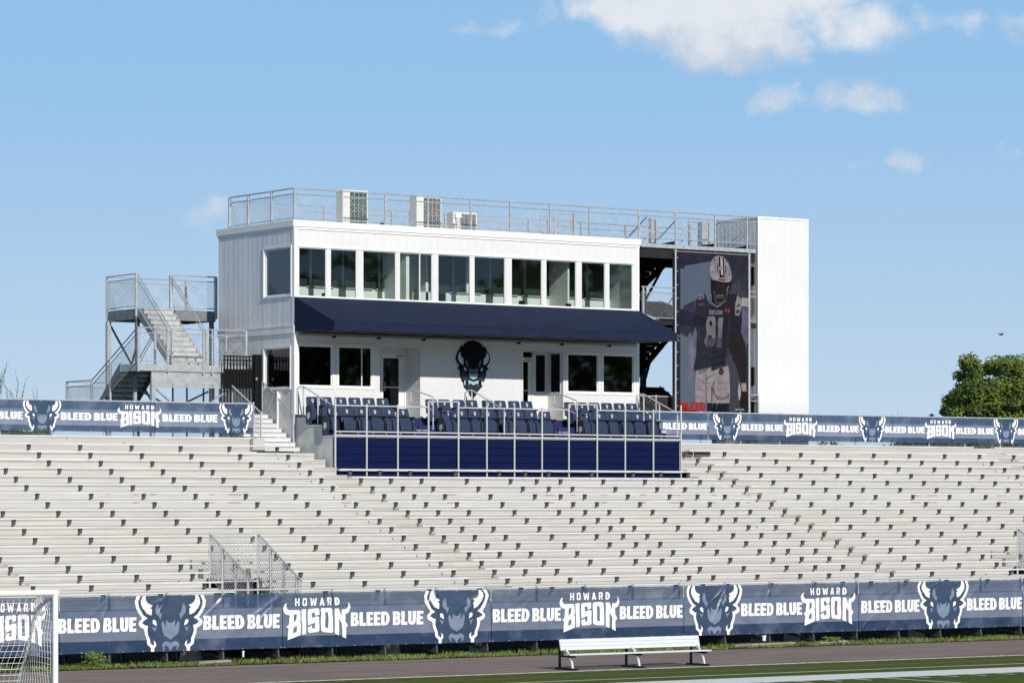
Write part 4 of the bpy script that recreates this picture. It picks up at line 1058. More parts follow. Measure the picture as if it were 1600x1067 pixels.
short_rail(866, 884, 613, 626, 'short handrail by the right door recess between the seat blocks')

# stadium seats
EMB = mat('white_seat_emblem', (.55, .56, .58), .5)
def rounded(w, h, r, x0=0, z0=0, n=4, taper=0):
    pts = []
    for cx, cz, a0 in ((w / 2 - r, h - r, 0), (-w / 2 + r, h - r, 90)):
        for k in range(n + 1): a = R(a0 + 90 * k / n); pts.append((x0 + (cx + r * math.cos(a)), z0 + cz + r * math.sin(a)))
    pts += [(x0 - w / 2 - taper, z0), (x0 + w / 2 + taper, z0)]
    return pts
def make_seat():
    t = thing('stadium_seat', 'x', 'seat', (0, 0, 0), 'navy folding seats on the deck')
    # backrest leaning back
    mb = MB(); pts = rounded(.43, .46, .05, 0, .36, taper=.02)
    for i in range(1):
        n = len(pts); lean = lambda z: (z - .36) * .22
        base = len(mb.v)
        mb.v += [(x, .20 + lean(z) - .02 * (1 - (x / .22) ** 2) * 0, z) for x, z in pts] + [(x, .235 + lean(z), z) for x, z in pts]
        mb.f.append(tuple(range(base, base + n))[::-1]); mb.f.append(tuple(range(base + n, base + 2 * n)))
        for k in range(n): mb.f.append((base + k, base + (k + 1) % n, base + n + (k + 1) % n, base + n + k))
    b = mb.build('backrest', SEATM, t, bevel=.006)
    # emblem on the back
    sh = [([(-.045, .73), (-.03, .755), (.03, .755), (.045, .73), (.025, .66), (0, .63), (-.025, .66)], [[(-.02, .725), (-.018, .70), (0, .68), (.018, .70), (.02, .725), (.01, .738), (-.01, .738)]])]
    shape_mesh([(o, h) for o, h in sh], lambda u, v: Vector((u, .20 + (v - .36) * .22 - .006, v)), 'emblem', EMB, b)
    # folded pan (tipped up)
    mb = MB(); pts = [(-.20, .12), (.20, .12), (.215, .40), (.17, .46), (-.17, .46), (-.215, .40)]
    n = len(pts); base = 0
    mb.v += [(x, .06 + (z - .12) * .12, z) for x, z in pts] + [(x, .14 + (z - .12) * .10, z) for x, z in pts]
    mb.f.append(tuple(range(n))[::-1]); mb.f.append(tuple(range(n, 2 * n)))
    for k in range(n): mb.f.append((k, (k + 1) % n, n + (k + 1) % n, n + k))
    mb.build('seat_pan', SEATM, t, bevel=.008)
    mb = MB(); mb.prism([(.30, 0), (.02, 0), (.06, .10), (.10, .50), (-.02, .53), (-.02, .56), (.30, .56), (.30, .45), (.22, .40)], 0, .236, .262); mb.build('armrest', SEATD, t)
    mb = MB(); mb.bar((.25, .0, 0), (.25, .0, .03), .02, 6); mb.build('bolt', WHPIPE, t)
    return t
seat0 = make_seat(); used_seat = False
ORD = ['first', 'second', 'third', 'fourth', 'fifth', 'sixth', 'seventh', 'eighth', 'ninth']
BLK = [('left', [489, 510, 533, 555, 577, 599], [514.5, 542.5, 565.5, 586.5, 608.7, 630.3]),
       ('middle', [675, 695, 717.5, 738, 763, 782.5, 804, 824], [701, 722, 742.5, 763.5, 789.6, 810.5, 831.5, 852]),
       ('right', [891, 910, 929.5, 949, 968.5, 988], [917.2, 937, 957, 977.5, 996.8, 1016.5])]
for bn, back, front in BLK:
    for rown, lst, y, z in (('back', back, YM + .28, Z2), ('front', front, YD + .30, Z1)):
        for i, p in enumerate(lst):
            if not used_seat: s = seat0; used_seat = True
            else: s = copy_tree(seat0)
            s.location = (XA(p, y + .25), y, z + (.02 if rown == 'back' else 0)); s.rotation_euler = (0, 0, 0)
            s['label'] = 'folded navy stadium seat, %s from the left in the %s row of the %s block' % (ORD[i], rown, bn)
# end shields of the seat rows
def shield(px_, y, z, lab):
    x = XA(px_, y); t = thing('seat_end_panel', lab, 'seat end', (x, y, z), 'seat end panels')
    MB().prism([(y - .02, z), (y + .30, z), (y + .32, z + .5), (y + .26, z + .56), (y + .02, z + .56), (y - .03, z + .48)], 0, x - .03, x).build('panel', SEATD, t, bevel=.006)
    MB().prism([(y + .05, z + .2), (y + .17, z + .12), (y + .24, z + .22), (y + .2, z + .34), (y + .08, z + .34)], 0, x - .036, x - .0305).build('emblem', EMB, t)
shield(487, YM + .22, Z2, 'dark seat end panel with a white emblem, back row at the far left'); shield(513, YD + .25, Z1, 'dark seat end panel with a white emblem, front row of the left block')
shield(694, YD + .25, Z1, 'dark seat end panel with a white emblem, front row of the middle block'); shield(912, YD + .25, Z1, 'dark seat end panel with a white emblem, front row of the right block')
def aisle_steps(px0, px1, lab):
    x0, x1 = XA(px0, YD + .5), XA(px1, YD + .5); t = thing('deck_steps', lab, 'steps', (x0, YD + .4, Z1), 'steps between the seat blocks')
    for y, z, h in ((YM - .30, Z1, .16), (YBK - .26, Z2, .13)):
        MB().box(x0, x1, y, y + .28, z, z + h - .025).build('step', mat('navy_deck_riser', (0, 0, 0)), t)
        MB().box(x0, x1, y - .01, y + .28, z + h - .024, z + h).build('tread', WHPIPE, t)
aisle_steps(650, 668, 'navy steps with pale nosings in the gap right of the left seat block')
aisle_steps(872, 886, 'navy steps with pale nosings in the gap right of the middle seat block')

# ------------------------------------------------------------------ generic steel stair pieces
PSEEN = set()
def rail_panel(t, A, B, h, m=GALV, mesh=True, post=True, pr=.03, sp=.085, ends=(True, True), gap=.16):
    """railing between two floor points A and B (possibly sloping)"""
    A = Vector(A); B = Vector(B); up_ = Vector((0, 0, h))
    MB().bar(A + up_, B + up_, .022).bar(A + up_ - Vector((0, 0, gap)), B + up_ - Vector((0, 0, gap)), .016).bar(A + Vector((0, 0, .08)), B + Vector((0, 0, .08)), .018).build('rail', m, t)
    if post:
        for e, P_ in zip(ends, (A, B)):
            key = (t.name, round(P_.x, 1), round(P_.y, 1), round(P_.z, 1))
            if key in PSEEN: continue
            PSEEN.add(key)
            if e: MB().sbar(P_ - Vector((0, 0, .25)), P_ + up_ + Vector((0, 0, .01)), pr * 2).build('post', m, t)
    if mesh:
        d = B - A; L = math.hypot(d.x, d.y); e = Vector((d.x / L, d.y / L, 0))
        mb = MB(); chain(mb, (A.x, A.y, 0), e, [(0, A.z + .08), (L, B.z + .08), (L, B.z + h - gap), (0, A.z + h - gap)], sp, .0055); mb.build('chain_link', m, t)
def flight(t, x0, x1, ya, za, yb, zb, n, m=GALV, tread=FOOT, stringer=GALVD, closed=False):
    """steps along Y from (ya,za) up to (yb,zb)"""
    dy, dz = (yb - ya) / n, (zb - za) / n
    for xs in (x0, x1):
        MB().hexa([(xs - .02, ya, za - .22), (xs + .02, ya, za - .22), (xs + .02, yb, zb - .22), (xs - .02, yb, zb - .22), (xs - .02, ya, za + .06), (xs + .02, ya, za + .06), (xs + .02, yb, zb + .06), (xs - .02, yb, zb + .06)] if yb > ya else
                  [(xs - .02, yb, zb - .22), (xs + .02, yb, zb - .22), (xs + .02, ya, za - .22), (xs - .02, ya, za - .22), (xs - .02, yb, zb + .06), (xs + .02, yb, zb + .06), (xs + .02, ya, za + .06), (xs - .02, ya, za + .06)]).build('stringer', stringer, t)
    for i in range(n):
        y = ya + dy * i; z = za + dz * (i + 1)
        mb = MB(); mb.box(x0 + .02, x1 - .02, y, y + dy * 1.08, z - .03, z)
        if closed: mb.box(x0 + .02, x1 - .02, y + .03 * (1 if dy > 0 else -1), y + .04 * (1 if dy > 0 else -1), z - dz + .002, z - .032)
        mb.build('tread', tread, t)
def landing(t, x0, x1, y0, y1, z, m=FOOT, edge=GALV, th=.22):
    MB().box(x0 + .01, x1 - .01, y0 + .01, y1 - .01, z - .04, z).build('landing', m, t)
    mb = MB(); mb.box(x0, x1, y0, y0 + .05, z - th, z - .001); mb.box(x0, x1, y1 - .05, y1, z - th, z - .001); mb.box(x0, x0 + .05, y0 + .05, y1 - .05, z - th, z - .001); mb.box(x1 - .05, x1, y0 + .05, y1 - .05, z - th, z - .001)
    mb.build('edge_beam', edge, t)

STEPM = mat('grey_steel_tread', (.46, .47, .47), .55, metal=.2, var=.2, vscale=5)
# ------------------------------------------------------------------ staircase on the left
YLa = 91.0
ls = thing('steel_staircase', 'galvanised switchback steel staircase left of the press box', 'staircase', (XA(215, YLa), YLa, 0))
mx0, mx1 = XA(216, YLa), XA(384.5, YLa); mz = ZA(300, 570, YLa)
landing(ls, mx0, mx1, YLa, YLa + 1.25, mz)
H_ = 1.12
p1, p2 = XA(262, YLa), XA(268, YLa)
rail_panel(ls, (mx0, YLa, mz), (p1, YLa, mz), H_); rail_panel(ls, (p1, YLa, mz), (mx1, YLa, mz), H_, ends=(True, True))
for p in (317, 331): MB().sbar((XA(p, YLa), YLa - .03, mz - .28), (XA(p, YLa), YLa - .03, mz + H_), .05).build('post', GALV, ls)
rail_panel(ls, (mx1, YLa, mz), (mx1, YLa + 1.25, mz), H_, ends=(False, True))
# first flight, rising towards the field
fx0, fx1 = mx0, mx0 + 1.25
y_lo = YX(143.5, mx0); z_lo = ZA(143.5, 594, y_lo) - H_
flight(ls, fx0, fx1, y_lo, z_lo, YLa + 1.15, mz, 10, closed=True, tread=STEPM)
rail_panel(ls, (fx0, y_lo, z_lo), (fx0, YLa + .05, mz), H_, ends=(True, False)); rail_panel(ls, (fx1, y_lo, z_lo), (fx1, YLa + 1.2, mz), H_, mesh=False)
MB().sbar((fx0, (y_lo + YLa) / 2 + .3, (z_lo + mz) / 2 - .5), (fx0, (y_lo + YLa) / 2 + .3, (z_lo + mz) / 2 + H_ - .15), .06).build('post', GALV, ls)
yl2 = YX(104.5, mx0)
landing(ls, fx0, fx1, y_lo, yl2, z_lo); rail_panel(ls, (fx0, y_lo, z_lo), (fx0, yl2, z_lo), H_, ends=(False, True)); rail_panel(ls, (fx0, yl2, z_lo), (fx1 + .4, yl2, z_lo), H_)
# second flight, rising away from the field
uY = 94.6; ux0 = XA(212.5, uY); uz = ZA(212.5, 482, uY); ux1 = XA(337, uY); uYb = YX(167, ux0)
gx1 = ux0 + 1.28
flight(ls, ux0 + .05, gx1, YLa + 1.25, mz, uY, uz, 11, closed=True, tread=STEPM)
landing(ls, ux0, ux1, uY, uYb, uz, edge=GALVD, th=.34)
rail_panel(ls, (ux0, uYb, uz), (ux0, uY, uz), H_); rail_panel(ls, (ux0, uYb, uz), (ux1, uYb, uz), H_, ends=(False, True))
rail_panel(ls, (gx1, uY, uz), (ux1, uY, uz), H_, pr=.045)
for xx in (ux0 + .05, gx1): rail_panel(ls, (xx, YLa + 1.3, mz), (xx, uY, uz), H_, ends=(True, False), mesh=(xx == ux0 + .05))
# supports
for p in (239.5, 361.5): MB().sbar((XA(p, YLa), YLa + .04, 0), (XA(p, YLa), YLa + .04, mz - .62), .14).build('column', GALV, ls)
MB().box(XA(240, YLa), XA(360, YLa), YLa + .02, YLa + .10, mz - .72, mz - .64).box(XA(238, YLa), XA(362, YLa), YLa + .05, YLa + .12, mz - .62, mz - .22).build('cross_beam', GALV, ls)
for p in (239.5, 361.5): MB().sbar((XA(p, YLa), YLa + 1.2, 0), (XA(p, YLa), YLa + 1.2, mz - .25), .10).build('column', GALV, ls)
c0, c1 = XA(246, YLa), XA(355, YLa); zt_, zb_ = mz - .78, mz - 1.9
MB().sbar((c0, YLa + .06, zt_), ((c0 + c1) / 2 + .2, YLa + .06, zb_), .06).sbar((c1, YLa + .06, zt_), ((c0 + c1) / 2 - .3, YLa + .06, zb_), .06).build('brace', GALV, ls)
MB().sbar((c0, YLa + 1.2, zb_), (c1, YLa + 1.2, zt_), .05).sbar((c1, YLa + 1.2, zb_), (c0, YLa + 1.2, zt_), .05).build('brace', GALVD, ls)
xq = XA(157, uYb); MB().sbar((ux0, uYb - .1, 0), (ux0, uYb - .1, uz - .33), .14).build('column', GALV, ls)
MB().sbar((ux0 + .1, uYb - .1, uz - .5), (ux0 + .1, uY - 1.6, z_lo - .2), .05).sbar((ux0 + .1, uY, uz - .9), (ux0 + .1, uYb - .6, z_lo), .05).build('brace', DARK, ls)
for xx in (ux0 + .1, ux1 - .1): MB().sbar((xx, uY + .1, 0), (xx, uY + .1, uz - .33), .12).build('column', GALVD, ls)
# low fences behind the staircase
chain_fence('low_fence', 'chain link fence seen under the steel staircase', XA(268, 92.8), XA(362, 92.8), 92.8, 6.2, ZA(300, 600, 92.8), [XA(p, 92.8) for p in (270, 292, 318, 345, 360)], .03, .02, GALVD, 5.6, .07)

# ------------------------------------------------------------------ steps beside the press box
ss = thing('aluminium_stairs', 'white aluminium steps climbing between the left fence and the press box wall', 'stairs', (52.6, 88, 5.5))
sx0, sx1 = 51.93, XL - .08
ns = 8; sy0, sz0, sy1, sz1 = 88.30, ZA(430, 706, 88.3), 90.5, ZA(430, 648, 90.5)
for i in range(ns):
    y = sy0 + (sy1 - sy0) * i / ns; z0_ = sz0 + (sz1 - sz0) * i / ns; z1_ = sz0 + (sz1 - sz0) * (i + 1) / ns
    MB().box(sx0, sx1, y, y + .30, z1_ - .03, z1_).box(sx0, sx1, y + .015, y + .03, z0_ + .028, z1_ - .032).build('tread', ALU, ss)
MB().box(sx0, sx1, sy1, 92.6, sz1 - .05, sz1).build('landing', FOOT, ss)
rx_ = XL - .05
ry0, ry1 = YX(459, rx_), YX(410, rx_)
za0, za1 = ZA(459, 647, ry0), ZA(410, 596, ry1); zb0, zb1 = ZA(459, 695, ry0), ZA(410, 644, ry1)
MB().bar((rx_, ry0, za0), (rx_, ry1, za1), .022).bar((rx_, ry0, zb0), (rx_, ry1, zb1), .022).build('handrail', GALV, ss)
MB().sbar((rx_, ry0, zb0 - .3), (rx_, ry0, za0 + .02), .05).build('post', WHPIPE, ss); MB().sbar((rx_, ry1, zb1 - .2), (rx_, ry1, za1), .05).build('post', GALV, ss)
MB().sbar((rx_ + .01, (ry0 + ry1) / 2, zb0), (rx_ + .01, (ry0 + ry1) / 2, (za0 + za1) / 2 + .2), .10, .06).build('post', TRIM, ss)
mb = MB(); chain(mb, (rx_, ry0, 0), (0, 1, 0), [(0, zb0), (ry1 - ry0, zb1), (ry1 - ry0, za1), (0, za0)], .085, .0055); mb.build('chain_link', WHPIPE, ss)
lx_ = XA(408, 88.40); ly0, ly1 = YX(408, lx_), YX(363, lx_)
MB().bar((lx_, ly0, ZA(408, 645, ly0)), (lx_, ly1, ZA(363, 603, ly1)), .024).build('handrail', WHPIPE, ss)
MB().sbar((lx_, ly0, 5.5), (lx_, ly0, ZA(408, 645, ly0)), .045).build('post', WHPIPE, ss); 
mb = MB(); chain(mb, (lx_, ly0 + .1, 0), (0, 1, 0), [(0, 6.2), (ly1 - ly0 - .1, 6.9), (ly1 - ly0 - .1, ZA(363, 603, ly1)), (0, ZA(408, 645, ly0) + .03)], .085, .0055); mb.build('chain_link', GALV, ss)

# black slatted gate
YG = 90.75
gt = thing('metal_gate', 'black slatted metal gate between the staircase and the press box', 'gate', (XA(380, YG), YG, 6.8))
g0, g1 = XA(350, YG), XL - .03; gz0, gz1 = sz1, ZA(385, 556, YG); ga, gb = ZA(385, 607, YG), ZA(385, 577, YG)
mb = MB(); x = g0
while x < g1 - .05: mb.box(x, x + .03, YG, YG + .03, gz0 + .05, gz1 - .02); x += .115
mb.build('bars', BLACK, gt)
MB().box(g0, g1 - .26, YG + .031, YG + .045, ga, gb).build('solid_panel', BLACK, gt)
MB().box(g0, g1, YG - .01, YG + .04, gz1 - .04, gz1).box(g0, g1, YG - .01, YG + .04, gz1 - .16, gz1 - .13).box(g0, g1, YG - .01, YG + .04, gz0 + .02, gz0 + .06).build('rail', BLACK, gt)
for x, w in ((XA(400.5, YG), .085), (g1 - .05, .03)): MB().box(x - w, x + w, YG - .05, YG + .12, gz0, gz1 + .05).build('post', BLACK, gt)
MB().box(XA(398, YG), XA(400, YG), YG - .09, YG - .05, ZA(400, 594, YG), ZA(400, 590, YG)).build('latch', GALV, gt)

# ------------------------------------------------------------------ stair tower on the right
TX0, TX1 = XR + .12, XA(1183, YF) - .05
st = thing('stair_tower', 'dark steel stair tower between the press box and the white tower', 'stair tower', (TX0, YF, 0))
L2z, L1z, L0z = ZR - .12, ZA(1030, 500, YF), 6.6
TY1 = 92.9
cx1 = XA(1055.5, YF); cx2 = XA(1117, YF); cx3 = XA(1171, YF)
MB().box(TX0, TX1, YF + .02, 90.3, L2z - .05, L2z).box(TX0, TX1, 92.0, TY1, L2z - .05, L2z).box(TX0 + 3.2, TX1, 90.3, 92.0, L2z - .05, L2z).build('walkway', DARK, st)
MB().box(TX0, TX1, YF, YF + .06, L2z - .12, L2z + .01).build('edge_channel', GALV, st)
MB().box(TX0, TX1, YF + .07, YF + .14, L2z - .46, L2z - .13).box(TX0, TX1, TY1 - .1, TY1, L2z - .42, L2z - .06).build('floor_beam', DARK, st)
for x in (cx1, cx2, cx3):
    MB().sbar((x, YF + .04, L2z - .02), (x, TY1 - .15, L2z - .22), .08, .30).build('joist', DARK, st)
    MB().sbar((x, YF + .05, 0), (x, YF + .05, L2z - .13), .11).build('column', GALVD if x != cx2 else DARK, st); MB().sbar((x, TY1 - .05, 0), (x, TY1 - .05, L2z - .07), .16).build('column', DARK, st)
MB().sbar((TX0 + .1, TY1 - .05, 0), (TX0 + .1, TY1 - .05, L2z - .07), .14).build('column', DARK, st)
la1 = XA(1055, 89.6) - .08; la0 = la1 - 1.3
for (za_, zb_) in ((ZA(1000, 600, 92.0) - .1, L1z), (L1z + .85, L2z)): flight(st, la0, la1, 92.3, za_, 89.3, zb_ - .02, 11, BLACK, BLACK, BLACK, closed=True)
lb0, lb1 = la1 + .12, la1 + 1.42
for (za_, zb_) in ((L1z, L1z + .85), (L0z, ZA(1000, 600, 92.0) - .1)): flight(st, lb0, lb1, 89.3, za_, 92.2, zb_, 10, BLACK, BLACK, BLACK, closed=True)
for z in (L1z,): MB().box(TX0, TX1, YF + .06, 89.3, z - .05, z).box(TX0, TX1, YF + .0, YF + .05, z - .16, z + .01).build('landing', DARK, st)
for z in (L1z + .85, ZA(1000, 600, 92.0) - .1): MB().box(TX0, lb1, 92.3, TY1 - .1, z - .06, z).box(TX0, lb1, TY1 - .2, TY1 - .12, z - .25, z - .06).build('landing', DARK, st)
for (xa_, xb_) in ((TX0, cx1), (cx3, TX1)):
    z = L1z
    MB().bar((xa_, YF, z + 1.1), (xb_, YF, z + 1.1), .022).bar((xa_, YF, z + .92), (xb_, YF, z + .92), .016).bar((xa_, YF, z + .07), (xb_, YF, z + .07), .016).build('rail', GALV, st)
    mb = MB(); chain(mb, (xa_, YF + .01, 0), (1, 0, 0), [(0, z + .07), (xb_ - xa_, z + .07), (xb_ - xa_, z + .92), (0, z + .92)], .085, .0055); mb.build('chain_link', GALV, st)
z = 6.75
MB().bar((cx3, YF - .02, z + 1.1), (TX1 + .1, YF - .02, z + 1.1), .03).bar((cx3, YF - .02, z + .9), (TX1 + .1, YF - .02, z + .9), .02).build('rail', GALV, st)
MB().sbar((TX1 + .08, YF - .02, z), (TX1 + .08, YF - .02, z + 1.12), .05).build('post', GALV, st)
MB().sbar((TX0 + .1, YF + .04, L1z), (TX0 + .1, YF + .04, L1z + 1.12), .06).build('post', GALV, st)
# diagonal bracing and rear rails, half seen through the poster
MB().sbar((cx1 + .1, TY1, L1z + 2.3), (cx2, TY1, L1z + .9), .07).sbar((cx2 + .1, TY1, L1z + .9), (cx3 - .3, TY1, L1z + 2.6), .07).sbar((cx1 - 1.2, TY1, 6.9), (cx1 + .6, TY1, 8.6), .07).sbar((cx1 - 1.6, 90.5, 8.7), (cx1 + .4, 90.5, 7.1), .07).sbar((cx1 + .2, TY1, 9.4), (cx2, TY1, 7.6), .07).sbar((cx2 + .6, TY1, 9.9), (cx2 - .3, TY1, 7.2), .07).build('brace', DARK, st)
MB().box(TX0, cx2, TY1 - .02, TY1 + .05, 7.15, 7.35).box(TX0, cx2, TY1 - .02, TY1 + .05, 7.5, 7.66).build('cross_beam', DARK, st)
for y in (92.9,):
    MB().bar((TX0, y, L2z + 1.0), (TX1, y, L2z + 1.0), .025).bar((TX0, y, L2z + .8), (TX1, y, L2z + .8), .018).build('rail', GALV, st)
# sloped rails around the top stair opening
for a, b in ((1003, 1018), (1060, 1078)):
    yy = 90.3
    MB().bar((XA(a, yy), yy, L2z + .35), (XA(b, yy), yy, L2z + .98), .025).bar((XA(a, yy), yy, L2z + .12), (XA(b, yy), yy, L2z + .72), .025).build('sloping_rail', GALV, st)
for p, w in ((1018, .09), (1025, .06), (1078, .06), (1098, .16), (1108, .05)): MB().sbar((XA(p, 90.3), 90.3, L2z), (XA(p, 90.3), 90.3, L2z + 1.0), w * 1.6).build('post', GALV, st)
MB().bar((XA(1078, 90.3), 90.3, L2z + .98), (XA(1108, 90.3), 90.3, L2z + .98), .025).bar((XA(1078, 90.3), 90.3, L2z + .76), (XA(1108, 90.3), 90.3, L2z + .76), .02).build('rail', GALV, st)
for xx in (la0, la1):
    MB().bar((xx, 92.3, L1z + 1.8), (xx, 89.4, L2z + .95), .022).bar((xx, 92.3, ZA(1000, 600, 92.0) + .85), (xx, 89.4, L1z + 1.0), .022).build('handrail', GALVD, st)
MB().box(TX0 + .6, TX0 + 1.1, 92.9, 92.95, L1z - .1, L1z + .7).build('mesh_plate', DARK, st)
chain_fence('low_fence', 'low chain link railing with a sloping rail right of the deck', DX1 + .2, XA(1056, 89.2), 89.2, 6.3, 7.75, [DX1 + .25, XA(1025, 89.2), XA(1052, 89.2)], .03, .02, GALV, 5.8, .07)

# ------------------------------------------------------------------ white tower
tw = thing('elevator_tower', 'tall plain white tower at the right end of the walkway', 'tower', (XA(1183, YF), YF, 0))
w0, w1 = XA(1183.5, YF), XA(1262, YF); wy = YF + 2.35; wz = 13.94
MB().box(w0, w1, YF - .02, YF + .06, 4.5, wz).build('front_panel', TOWERM, tw)
MB().box(w0, w0 + .06, YF + .06, wy, 4.5, wz).build('side_panel', SIDEMETAL, tw)
mb = MB(); y = YF + .2
while y < wy: mb.prism([(w0, y - .03), (w0 - .006, y - .015), (w0 - .006, y + .015), (w0, y + .03)], 2, 6, wz); y += .22
mb.build('panel_ribs', SIDEMETAL, tw)
MB().box(w1 - .06, w1, YF + .06, wy, 4.5, wz).box(w0 + .06, w1 - .06, wy - .06, wy, 4.5, wz).build('rear_panel', TOWERM, tw)
MB().box(w0 - .02, w1 + .02, YF - .04, wy + .02, wz + .001, wz + .07).build('roof', TRIM, tw)
MB().box(w0 - .01, w0 + .03, YF - .035, YF - .021, 4.5, wz).box(w1 - .03, w1 + .01, YF - .035, YF - .021, 4.5, wz).build('corner_trim', TRIM, tw)
for z_ in (L1z + .3, L1z + 1.35, 7.1, 8.2): MB().box(w0 - .06, w0 - .013, YF + .15, YF + .55, z_, z_ + .62).build('door_panel', BLACK, tw)
MB().box(w0 - .03, w0 - .013, YF + .25, YF + .40, L1z + 1.07, L1z + 1.2).build('call_button', mat('red_brown_plate', (.30, .10, .05), .5), tw)
MB().bar((XA(1219, YF + 1), YF + 1, wz + .07), (XA(1219, YF + 1), YF + 1, wz + .12), .03, 10).build('vent_base', BLACK, tw)
mb = MB()
cxv = XA(1219, YF + 1)
for k in range(5):
    a0, a1 = math.pi / 2 * k / 5, math.pi / 2 * (k + 1) / 5
    mb.bar((cxv, YF + 1, wz + .12 + .08 * math.sin(a0)), (cxv, YF + 1, wz + .12 + .08 * math.sin(a1)), .09 * math.cos(a0), 14, max(.002, .09 * math.cos(a1)))
mb.build('dome_vent', BLACK, tw)

# ------------------------------------------------------------------ player poster
YPO = YF - .12
po = thing('mesh_poster', 'tall mesh poster of a helmeted football player with number 91 hung on the stair tower', 'poster', (XA(1056, YPO), YPO, 6.8))
def pm(name, c, a=.9): q = srgb(*c); return mat(name, tuple(v * .38 for v in q[:3]) + (1,), .6, alpha=min(1, a + .05), spec=.15, var=.30, vscale=2.2, stretch=(1.6, 1, .8))
PBG = pm('poster_dark_ground', (58, 58, 78), .78)
q0, q1 = XA(1057.5, YPO), XA(1169.5, YPO); qz1 = ZA(1057, 392.5, YPO); qz0 = ZA(1057, 645, YPO)
mb = MB(); n = 14
for j in range(n + 1):
    for i in range(n + 1): x = q0 + (q1 - q0) * i / n; z_ = qz0 + (qz1 - qz0) * j / n; mb.v.append((x, YPO + .008 * math.sin(x * 4 + z_ * 2), z_))
for j in range(n):
    for i in range(n): a = j * (n + 1) + i; mb.f.append((a, a + 1, a + n + 2, a + n + 1))
clo = mb.build('cloth', PBG, po, smooth=True, recalc=False)
def pshape(name, polys, c, a=.92, lay=1, parent=po, m=None, base=(1040, 380, 7.62)):
    bx_, by_, s = base
    def cv(p): return ((bx_ + p[0] / s), (by_ + p[1] / s))
    shp = []
    for pl in polys:
        hs = []
        if isinstance(pl, tuple): pl, hs = pl
        f = lambda p: ((cv(p)[0] - 1057.5) / 112.0, (642 - cv(p)[1]) / 250.0)
        shp.append(([f(p) for p in pl], [[f(p) for p in h] for h in hs]))
    def place(u, v):
        px_, py_ = 1057.5 + 112 * u, 642 - 250 * v
        v3 = P(px_, py_, YPO); return Vector((v3.x, YPO - .012 - .004 * lay, v3.z))
    return shape_mesh(shp, place, name, m or pm('poster_%s' % name, c, a), parent)
def ell(cx, cy, rx, ry, n=20, a0=0, a1=360): return [(cx + rx * math.cos(R(a0 + (a1 - a0) * k / n)), cy + ry * math.sin(R(a0 + (a1 - a0) * k / n))) for k in range(n + (0 if a1 - a0 == 360 else 1))]
B1 = (1040, 380, 7.62); B2 = (1040, 500, 7.113)
# body silhouette in the lower coordinates
pshape('jersey', [[(460, 600), (430, 640), (360, 640), (350, 760), (330, 900), (300, 1060), (340, 1250), (330, 1400), (330, 1520), (420, 1500), (700, 1440), (720, 1250), (890, 1130), (905, 900), (900, 700), (855, 612), (760, 600), (600, 770)]], (38, 38, 55), .86, 1)
pshape('far_arm', [[(350, 680), (220, 740), (150, 900), (140, 1050), (250, 1120), (330, 1000)]], (50, 50, 74), .8, 1.2)
pshape('background_glow', [[(905, 650), (985, 655), (985, 760), (905, 750)]], (215, 215, 200), .95, 1)
pshape('pale_haze', [[(905, 765), (985, 765), (985, 1180), (960, 1220), (890, 1080)]], (132, 128, 158), .8, 1)
pshape('pale_streak', [[(325, 70), (345, 140), (335, 400), (290, 600), (235, 710), (215, 600), (245, 420), (250, 300)]], (150, 150, 178), .6, 1.1, base=B2)
pshape('near_arm', [[(700, 150), (840, 150), (880, 260), (905, 480), (885, 560), (890, 700), (840, 705), (800, 560), (740, 420), (700, 300)]], (44, 35, 41), .93, 2, base=B2)
pshape('glove', [[(838, 790), (892, 795), (912, 870), (905, 990), (870, 1000), (830, 960), (815, 880)]], (44, 26, 34), .95, 2.2, base=B2)
pshape('wrist_tape', [[(836, 700), (888, 700), (895, 795), (845, 790)]], (205, 180, 170), .97, 2.4, base=B2)
pshape('tape_strip', [[(812, 690), (830, 740), (835, 800), (822, 890), (808, 885), (797, 790)]], (200, 195, 195), .95, 2.4, base=B2)
pshape('pants', [[(335, 560), (440, 585), (470, 530), (490, 525), (505, 570), (690, 505), (705, 620), (712, 800), (705, 930), (540, 930), (500, 930), (455, 925), (330, 910), (322, 760)]], (190, 178, 182), .93, 3, base=B2)
pshape('trouser_shading', [[(560, 640), (530, 720), (548, 820), (600, 858), (670, 850), (700, 800), (700, 850), (640, 890), (560, 880), (520, 800), (515, 700)], [(440, 600), (452, 600), (450, 920), (438, 920)], [(500, 720), (520, 760), (515, 925), (500, 925)], [(455, 640), (560, 590), (555, 600), (460, 655)]], (140, 125, 130), .9, 3.4, base=B2)
pshape('socks', [[(470, 932), (520, 932), (520, 1005), (470, 1005)], [(545, 932), (575, 932), (575, 1005), (545, 1005)]], (70, 66, 84), .85, 3, base=B2)
pshape('hip_crest', [ell(614, 572, 27, 38)], (40, 42, 50), .97, 3.6, base=B2)
pshape('crest_detail', [[(600, 560), (614, 566), (628, 560), (620, 590), (608, 590)]], (110, 115, 120), .97, 4, base=B2)
pshape('waist_mark', [[(362, 583), (386, 583), (386, 590), (378, 592), (376, 606), (370, 606), (370, 592), (362, 590)]], (40, 36, 45), .97, 4, base=B2)
pshape('jersey_folds', [[(440, 1300), (560, 1330), (690, 1290), (690, 1302), (560, 1345), (440, 1312)], [(420, 1390), (540, 1415), (690, 1370), (690, 1384), (545, 1430), (420, 1402)], [(470, 1240), (600, 1268), (700, 1230), (700, 1240), (600, 1280), (470, 1250)], [(370, 900), (400, 1060), (395, 1200), (385, 1200), (380, 1060), (360, 900)], [(740, 760), (760, 900), (750, 1060), (738, 1060), (742, 900), (728, 760)], [(700, 1100), (780, 1130), (860, 1110), (860, 1120), (780, 1144), (700, 1112)]], (74, 72, 92), .6, 1.6)
